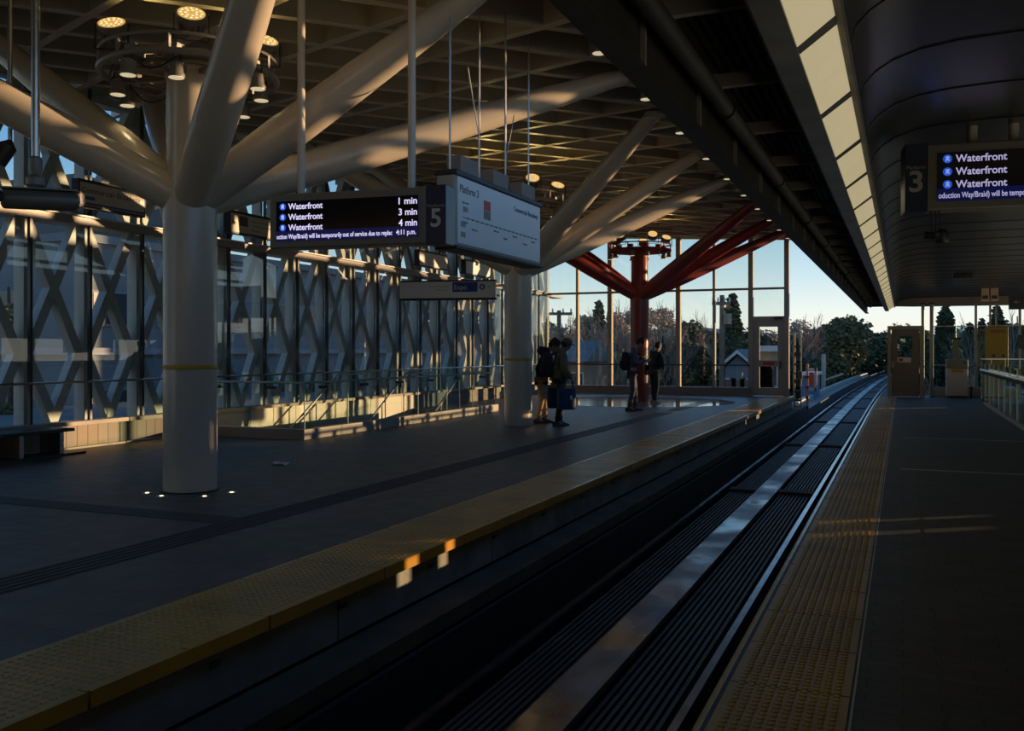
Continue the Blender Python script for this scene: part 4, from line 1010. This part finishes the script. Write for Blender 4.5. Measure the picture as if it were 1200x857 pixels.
for (z, s_) in ((.34, .86), (.36, .95), (.5, 1.0), (.66, .96), (.76, .92)):
    for j in range(n):
        a = 2*PI*j/n; ca, sa = math.cos(a), math.sin(a); b.v.append((.08*s_*math.copysign(abs(ca)**.7, ca), .19*s_*math.copysign(abs(sa)**.6, sa), z))
for i in range(4):
    for j in range(n): b.f.append((i*n+j, i*n+(j+1)%n, (i+1)*n+(j+1)%n, (i+1)*n+j))
b.f.append(tuple(range(n))[::-1]); b.f.append(tuple(4*n+j for j in range(n)))
o = b.build('bag_body', 'blue_bag', None, smooth=True); o.parent = tb
for s in (-1, 1):
    o = MB().tube([(s*.05, -.12, .75), (s*.03, -.04, .90), (s*.0, .06, .98), (s*.03, .10, .92), (s*.05, .14, .75)], .008, 6).build('handle', 'blue_bag', None); o.parent = tb
o = MB().box(.080, .086, .06, .10, .54, .62).build('white_logo', 'white', None); o.parent = tb
pb2 = in_world(l2, FR+.1, (-.22, -.02, 0)); tb2 = dup(tb, pb2, FR+.1, 'dark blue tote bag on the far side of the person in the olive parka')
tb['group'] = tb2['group'] = 'blue tote bags'
l3 = (-6.17, 22.15, 0)
person('p', 'person in a slate blue jacket and jeans with a backpack looking at a phone', l3, FR-.1, 1.82, 'slate_cloth', 'denim', 'shoe_black', 'skin', bow=.10, head_bow=.62, arms='phone', bulky=.0, step=.07)
backpack(l3, FR-.1, -.17, 1.24, 'dark backpack worn over the slate blue jacket', .46, .30, .20)
ph = in_world(l3, FR-.1, (0, .375, 1.30)); p_ = thing('phone', 'phone held in both hands by the person in the slate blue jacket', 'phone', ph, FR-.1)
o = MB().obox((0, 0, 0), (.036, 0, 0), (0, .055, .05), (0, -.003, .0035)).build('case', 'black', None); o.parent = p_
o = MB().obox((0, -.0035, .004), (.032, 0, 0), (0, .048, .044), (0, -.0006, .0007)).build('screen', mat('phone_screen', (.3, .3, .3), .2, emit=(.6, .65, .7), estr=.4), None); o.parent = p_
sc_ = in_world(l3, FR-.1, (0, 0, 0)); sct = thing('light_shirt_tail', 'pale shirt hem showing under the slate blue jacket', 'shirt', sc_, FR-.1)
bpy.data.objects.remove(sct)
l4 = (-6.48, 25.55, 0)
person('p', 'person in a black jacket and trousers with mustard shoes in front of the red column', l4, FR+.5, 1.73, 'black_cloth', 'black_cloth', 'shoe_yellow', 'skin', bow=.18, head_bow=.2, arms='front', bulky=.02, step=.05)
pb3 = in_world(l4, FR+.5, (-.30, .10, 0)); sb_ = thing('shoulder_bag', 'black shoulder bag hanging at the side of the person in black by the red column', 'bag', pb3, FR+.5)
o = MB().box(-.06, .06, -.20, .17, .80, 1.10).build('bag_body', 'black_cloth', None, bevel=.03); o.parent = sb_
o = MB().tube([(0, -.17, 1.08), (.08, -.08, 1.36), (.14, -.02, 1.48), (.08, .06, 1.36), (0, .15, 1.08)], .012, 8).build('strap', 'black_cloth', None); o.parent = sb_

# ================================================================== outside: ground, trees, houses, poles, long grey building
GZ = -7.0
struct('ground', MB().box(-260, 260, 34.6, 330, GZ-.3, GZ).box(-260, WX-1.3, -60, 34.6, GZ-.3, GZ), 'ground')
struct('road', MB().box(-26, -16, -60, 120, GZ, GZ+.03).box(-120, 60, 52, 60, GZ, GZ+.035), 'asphalt')
def wpt(px, Y): # ground direction: world x for a picture column at track distance Y
    u = (px - 600) / F_PX
    return Y * (-.391 + .9205*u) / (.9205 + .391*u)
def leafy(name, label, x, y, h, r, m, n=1500, conifer=False, group=None, leaf=.32, low=.12):
    t = thing(name, label, 'tree', (x, y, GZ), 0, group)
    MB().tube([(x, y, GZ), (x+.1, y, GZ+h*.5), (x, y, GZ+h*.92)], [r*.07+.1, r*.04+.06, .04], 8).build('trunk', 'bark', t)
    b = MB(); rn = random.Random(int(x*100+y))
    lobes = [(rn.uniform(-.5, .5)*r, rn.uniform(-.5, .5)*r, rn.uniform(.3, .85)*h, rn.uniform(.35, .6)*r) for _ in range(12)]
    for i in range(n):
        if conifer:
            z = low + (1-low)*(1-rn.random()**.62); rad = r*(1-z)**.8*1.15*(.75+.4*abs(math.sin(z*26)))*rn.uniform(.35, 1)+.1; a = rn.uniform(0, 2*PI)
            c = Vector((x+1.3*rad*math.cos(a), y+1.3*rad*math.sin(a), GZ+z*h - rad*.12))
        else:
            l_ = rn.choice(lobes); d = Vector((rn.gauss(0,1), rn.gauss(0,1), rn.gauss(0,1))).normalized()*l_[3]*rn.uniform(.5, 1.12)
            c = Vector((x+l_[0]+d.x, y+l_[1]+d.y, GZ+min(l_[2]+d.z*.9, h)))
        s_ = leaf*rn.uniform(.5, 1.2); nn = Vector((rn.gauss(0,1), rn.gauss(0,1), rn.gauss(0,.6))).normalized(); X = nn.cross(Vector((.3,.2,1))).normalized()*s_; Y = nn.cross(X).normalized()*s_*.6
        b.add([c-X, c-Y, c+X, c+Y], [(0,1,2,3)])
    b.build('foliage', m, t); return t
def bare(name, label, x, y, h, group=None, dens=1., spread=.42):
    t = thing(name, label, 'tree', (x, y, GZ), 0, group); rn = random.Random(int(x*77+y*3)); b = MB(); tk = MB()
    def br(p, d, L, r, lev):
        q = p + d*L; mid = p + d*L*.5 + Vector((rn.uniform(-.04,.04)*L, rn.uniform(-.04,.04)*L, 0))
        (tk if lev == 0 else b).tube([p, mid, q], [r, r*.8, r*.6], 5 if lev < 2 else 3, cap=False)
        if lev >= 4: return
        for i in range(3 if lev else 6):
            tt = rn.uniform(.35, 1) if lev else rn.uniform(.25, 1)
            nd = (d + Vector((rn.gauss(0, spread), rn.gauss(0, spread), rn.uniform(-.05, .35)))).normalized()
            br(p + d*L*tt, nd, L*rn.uniform(.5, .68), r*.5, lev+1)
        br(q, (d + Vector((rn.gauss(0,.12), rn.gauss(0,.12), .2))).normalized(), L*.62, r*.55, lev+1)
    br(Vector((x, y, GZ)), Vector((0, 0, 1)), h*.42, h*.013+.04, 0)
    tk.build('trunk', 'bark', t); b.build('branches', 'twig', t); return t
rn = random.Random(5)
def zpx(py, px, Y):                               # world height of picture row py at column px and track distance Y
    u = (px - 600) / F_PX; d = Y / (.9205 + .391*u); return 1.5 + d*(HORIZ - py)/F_PX
def treeat(px, py, Y, wpx, kind, label, group=None, n=1500):
    x = wpt(px, Y); h = zpx(py, px, Y) - GZ; u = (px - 600) / F_PX; d = Y / (.9205 + .391*u); r = wpx*d/F_PX/2
    if kind == 'c': return leafy('conifer_tree', label, x, Y, h, r, 'leaf_dark', n, True, group, .24*d/60)
    if kind == 'b': return leafy('evergreen_tree', label, x, Y, h, r, 'leaf_olive', int(n*1.5), False, group, .18*d/60)
    if kind == 't': return leafy('bare_thicket_tree', label, x, Y, h, r, 'thicket', n, False, group, .12*d/60)
    if kind == 'd': return leafy('dark_evergreen_tree', label, x, Y, h, r, 'leaf_dark', int(n*1.4), False, group, .19*d/60)
    return bare('bare_tree', label, x, Y, h, group)
treeat(982, 364, 80, 74, 'b', 'large rounded evergreen tree past the platform end, the biggest in the open gap', None, 9000)
treeat(1018, 371, 90, 62, 'd', 'dark evergreen just right of the big rounded tree in the gap', None, 6500)
treeat(1050, 382, 105, 60, 'd', 'dark evergreen above the grey door at the right platform end', None, 5000)
treeat(1108, 357, 95, 46, 'c', 'pointed conifer above the waste bin in the right opening', None, 4200)
treeat(1085, 377, 100, 40, 'd', 'low dark evergreen left of the pointed conifer at right', None, 3500)
treeat(1137, 378, 110, 30, 'c', 'small conifer right of the pointed conifer', None, 2500)
treeat(1150, 375, 118, 26, 'c', 'smaller conifer farther right behind the glass screen post', None, 2500)
treeat(1168, 358, 80, 44, 'c', 'tall conifer behind the yellow board', None, 4000)
treeat(1192, 355, 75, 40, 'b', 'bushy evergreen at the right image edge behind the glass', None, 4000)
treeat(858, 344, 85, 44, 'c', 'tall pointed conifer behind the far windows beside the wooden pole', None, 5000)
treeat(800, 368, 120, 60, 'd', 'dark rounded evergreen behind the far windows right of the red column', None, 4000)
treeat(828, 378, 125, 50, 'd', 'low dark evergreen behind the far windows', None, 3500)
treeat(890, 372, 110, 46, 'd', 'dark evergreen seen through the glazed door', None, 3500)
treeat(925, 378, 100, 50, 'd', 'dark evergreen just right of the hall end wall', None, 4000)
treeat(702, 352, 110, 30, 'c', 'conifer top rising over the bare trees behind the far windows', None, 2500)
treeat(10, 300, 19, 60, 'b', 'green tree outside the glazed wall at the left edge', None, 3500)
for i, (px, py, Y) in enumerate(((648, 372, 95), (663, 366, 90), (680, 362, 100), (692, 358, 88), (706, 360, 96), (722, 352, 85), (734, 350, 92), (762, 350, 88), (774, 352, 96), (784, 356, 90), (812, 362, 110), (838, 366, 105), (935, 366, 95), (948, 364, 98), (956, 368, 104), (1142, 364, 70), (1182, 352, 66), (548, 372, 80), (520, 370, 78))):
    tt = treeat(px, py, Y, 30, 'x', 'leafless tree with thin upright branches in the wooded slope behind the station', 'bare trees on the slope')
for i, (px, py, Y, wp_) in enumerate(((640, 364, 120, 44), (668, 362, 128, 46), (695, 354, 118, 44), (722, 350, 124, 44), (752, 350, 116, 40), (776, 348, 122, 40), (800, 366, 134, 44), (826, 374, 128, 44), (936, 374, 122, 40), (905, 380, 130, 44))):
    treeat(px, py, Y, wp_, 't', 'broad leafless brown crown in the wooded slope behind the far windows', 'leafless crowns on the slope', 5000)
for i, (px, py, Y, wp_) in enumerate(((650, 404, 95, 56), (705, 400, 98, 56), (770, 402, 96, 60), (815, 402, 100, 56), (860, 398, 102, 60), (930, 402, 92, 56), (960, 408, 90, 50), (1030, 402, 110, 60), (1100, 388, 120, 60), (1150, 388, 122, 60), (1195, 386, 112, 60), (1062, 392, 120, 50))):
    treeat(px, py, Y, wp_, 'd', 'low dark evergreen mass at the foot of the wooded slope', 'low evergreens on the slope', 2600)
for k in range(16):
    px = 632 + k*37 + rn.uniform(-8, 8)
    treeat(px, 376 + rn.uniform(-6, 5), 140 + rn.uniform(-6, 10), 56, 't' if k % 3 else 'd', 'distant crown along the skyline of the wooded slope', 'distant crowns along the skyline', 2600)
hl = MB()
for k in range(24):
    xa = -190 + k*14; z_ = GZ + 11.5 + 1.5*math.sin(k*1.3); zb = GZ + 11.5 + 1.5*math.sin((k+1)*1.3)
    hl.add([(xa, 150, GZ), (xa+14, 150, GZ), (xa+14, 175, zb), (xa, 175, z_), (xa, 230, GZ), (xa+14, 230, GZ)], [(0,1,2,3), (3,2,5,4)])
struct('hillside', hl, 'thicket')

def house(label, x0, x1, y0, y1, h, roofh, wall, ridge='x', roofm='roof', flat=False):
    t = thing('house', label, 'house', ((x0+x1)/2, (y0+y1)/2, GZ))
    MB().box(x0, x1, y0, y1, GZ, GZ+h).build('wall', wall, t); o = .4
    if flat: MB().box(x0-o, x1+o, y0-o, y1+o, GZ+h, GZ+h+.3).build('roof', 'white_trim', t)
    elif ridge == 'x':
        ym = (y0+y1)/2; MB().prism([(x0-o, y0-o, GZ+h), (x0-o, y1+o, GZ+h), (x0-o, ym, GZ+h+roofh)], (x1-x0+2*o, 0, 0)).build('roof', roofm, t)
    else:
        xm = (x0+x1)/2; MB().prism([(x0, y0, GZ+h), (x1, y0, GZ+h), (xm, y0, GZ+h+roofh)], (0, .2, 0)).build('gable', wall, t)
        MB().prism([(x0-o, y0-o, GZ+h-.1), (xm, y0-o, GZ+h+roofh+.15), (x1+o, y0-o, GZ+h-.1), (x1+o, y0-o, GZ+h+.15), (xm, y0-o, GZ+h+roofh+.45), (x0-o, y0-o, GZ+h+.15)], (0, y1-y0+2*o, 0)).build('roof', roofm, t)
        MB().prism([(x0-o, y0-o-.05, GZ+h-.1), (xm, y0-o-.05, GZ+h+roofh+.15), (x1+o, y0-o-.05, GZ+h-.1), (x1+o, y0-o-.05, GZ+h+.1), (xm, y0-o-.05, GZ+h+roofh+.4), (x0-o, y0-o-.05, GZ+h+.1)], (0, .05, 0)).build('barge_board', 'white_trim', t)
    for k in range(3):
        wx = x0 + (x1-x0)*(k+.5)/3 - .5
        wd_ = MB().box(wx, wx+1.0, y0-.06, y0-.01, GZ+h-1.9, GZ+h-.7).build('window', 'white_trim', t); MB().box(wx+.08, wx+.92, y0-.08, y0-.06, GZ+h-1.82, GZ+h-.78).build('pane', 'win_dark', wd_)
    return t
YB = 58
house('brick house with a broad grey roof behind the far windows left of the red column', wpt(640, YB), wpt(683, YB), YB, YB+5.5, zpx(424, 680, YB)-GZ, zpx(399, 680, YB)-zpx(424, 680, YB), 'brick')
YB = 62
house('small grey gabled house behind the glass beside the far door', wpt(850, YB), wpt(880, YB), YB, YB+8, zpx(431, 860, YB)-GZ, zpx(417, 860, YB)-zpx(431, 860, YB), 'grey_stucco', 'y')
YB = 50
house('low flat roofed house with a sunlit wall seen through the far door', wpt(888, YB), wpt(903, YB), YB, YB+5, zpx(412, 895, YB)-GZ, 0, 'stucco', flat=True)
YB = 44
hh = thing('shed', 'small blue shed with a pale roof below the guideway', 'shed', (wpt(946, YB), YB+1, GZ))
MB().box(wpt(939, YB), wpt(954, YB), YB, YB+3, GZ, zpx(440, 946, YB)).build('wall', 'blue_paint', hh); MB().box(wpt(936, YB), wpt(957, YB), YB-.3, YB+3.3, zpx(440, 946, YB), zpx(437, 946, YB)).build('roof', 'white_trim', hh)
def upole(px, py, Y, arms, label, m='wood_pole'):
    x = wpt(px, Y); zt = zpx(py, px, Y); t = thing('utility_pole', label, 'pole', (x, Y, GZ)); MB().tube([(x, Y, GZ), (x, Y, zt)], [.2, .13], 10).build('pole', m, t)
    for (apy, hw) in arms:
        z = zpx(apy, px, Y); dx = Vector((math.cos(YAW), math.sin(YAW), 0))
        ar = MB().bar(Vector((x, Y-.2, z)) - dx*hw, Vector((x, Y-.2, z)) + dx*hw, .16, .18).build('crossarm', m, t)
        for s in (-1, -.4, .4, 1): MB().tube([Vector((x, Y-.2, z)) + dx*hw*s*.92 + Vector((0,0,.08)), Vector((x, Y-.2, z)) + dx*hw*s*.92 + Vector((0,0,.34))], [.06, .04], 6).build('insulator', 'white_trim', ar)
    return t
upole(655, 364, 55, ((368, .9), (386, .55)), 'wooden utility pole with two crossarms left behind the far windows')
t = upole(846, 346, 52, ((356, .5),), 'tall wooden pole with a transformer can right of the red column'); 
xx = wpt(846, 52); MB().tube([(xx+.35, 51.8, zpx(380, 846, 52)), (xx+.35, 51.8, zpx(368, 846, 52))], .22, 12).build('transformer', 'lamp_body', t)
t = thing('lamp_post', 'grey post with a slanted arm beside the curving guideway', 'pole', (wpt(965, 56), 56, GZ)); xx = wpt(965, 56)
MB().tube([(xx, 56, GZ), (xx, 56, zpx(415, 965, 56))], .13, 10).build('post', 'concrete', t)
MB().bar((xx, 56, zpx(446, 965, 56)), (wpt(988, 56), 56, zpx(438, 988, 56)), .12, .12).build('arm', 'concrete', t)

ob = struct('sun_blocker', MB().box(20, 24, 62, 96, GZ, 13), 'grey_stucco2')  # unseen mass added only to keep sun off the long grey building
struct('sun_blocker_roof', MB().box(19.7, 24.3, 61.7, 96.3, 13, 13.5), 'roof', ob)
# long grey building across the street, seen through the glazed side wall
gb_ = thing('apartment_building', 'long blue-grey building with dark windows across the street behind the lattice', 'building', (-32, 30, GZ))
bxa, bxb = -42, -27
MB().box(bxa, bxb, 24, 50, GZ, 5.4).build('wall', 'grey_stucco', gb_)
MB().box(bxa, bxb-1.0, 24.8, 32, 5.4, 8.0).build('upper_storey', 'grey_stucco2', gb_)
MB().box(bxa-.2, bxb+.2, 23.8, 50.2, 5.4, 5.7).build('parapet', 'grey_stucco', gb_)
MB().box(bxa, bxb+.25, 23.75, 50.1, 1.35, 1.6).build('ledge', 'trough', gb_)
for lev, z in enumerate((2.4, -1.2, -4.6)):
    for k in range(8):
        y = 24.6 + k*3.2; fr = MB().box(bxb, bxb+.08, y, y+1.9, z, z+1.3).build('window', 'trough', gb_); MB().box(bxb+.08, bxb+.1, y+.07, y+.92, z+.08, z+1.22).box(bxb+.08, bxb+.1, y+.98, y+1.83, z+.08, z+1.22).build('pane', 'win_dark', fr)
    for k in range(3):
        x = bxa + 2.5 + k*4.2; fr = MB().box(x, x+1.9, 23.92, 24, z, z+1.3).build('window', 'trough', gb_); MB().box(x+.07, x+1.83, 23.9, 23.92, z+.08, z+1.22).build('pane', 'win_dark', fr)
lw = thing('low_building', 'low dark flat roofed shop row below the grey building', 'building', (-22, 10, GZ))
MB().box(-25.5, -20.5, -10, 34, GZ, -.6).build('wall', 'grey_stucco2', lw); MB().box(-25.8, -20.2, -10.2, 34.2, -.6, -.35).build('roof', 'roof', lw)
for k in range(9): 
    fr = MB().box(-20.5, -20.42, -8+k*4.6, -5.2+k*4.6, -3.2, -1.4).build('window', 'trough', lw); MB().box(-20.42, -20.40, -7.9+k*4.6, -5.3+k*4.6, -3.1, -1.5).build('pane', 'win_dark', fr)
for k, (px, Y, h, sz) in enumerate(((478, 52, 8.0, 3.6), (510, 60, 8.3, 4.0), (540, 69, 8.6, 4.2), (570, 78, 8.4, 4.2))):
    x = wpt(px, Y)
    house(('tan gabled house with a sunlit face, leftmost beyond the stairwell', 'tan gabled house beyond the lattice, second from left', 'tan gabled house beyond the lattice below the Expo sign', 'tan gabled house beyond the lattice next to the middle column')[k], x-sz/2, x+sz/2, Y, Y+6, h-2.2, 2.4, 'stucco', 'y')
for k, (px, Y, py) in enumerate(((505, 95, 340), (540, 100, 345), (570, 98, 350), (430, 90, 350))):
    treeat(px, py, Y, 50, 'b', 'green tree far behind the lattice beyond the tan houses', 'green trees beyond the tan houses', 2500)
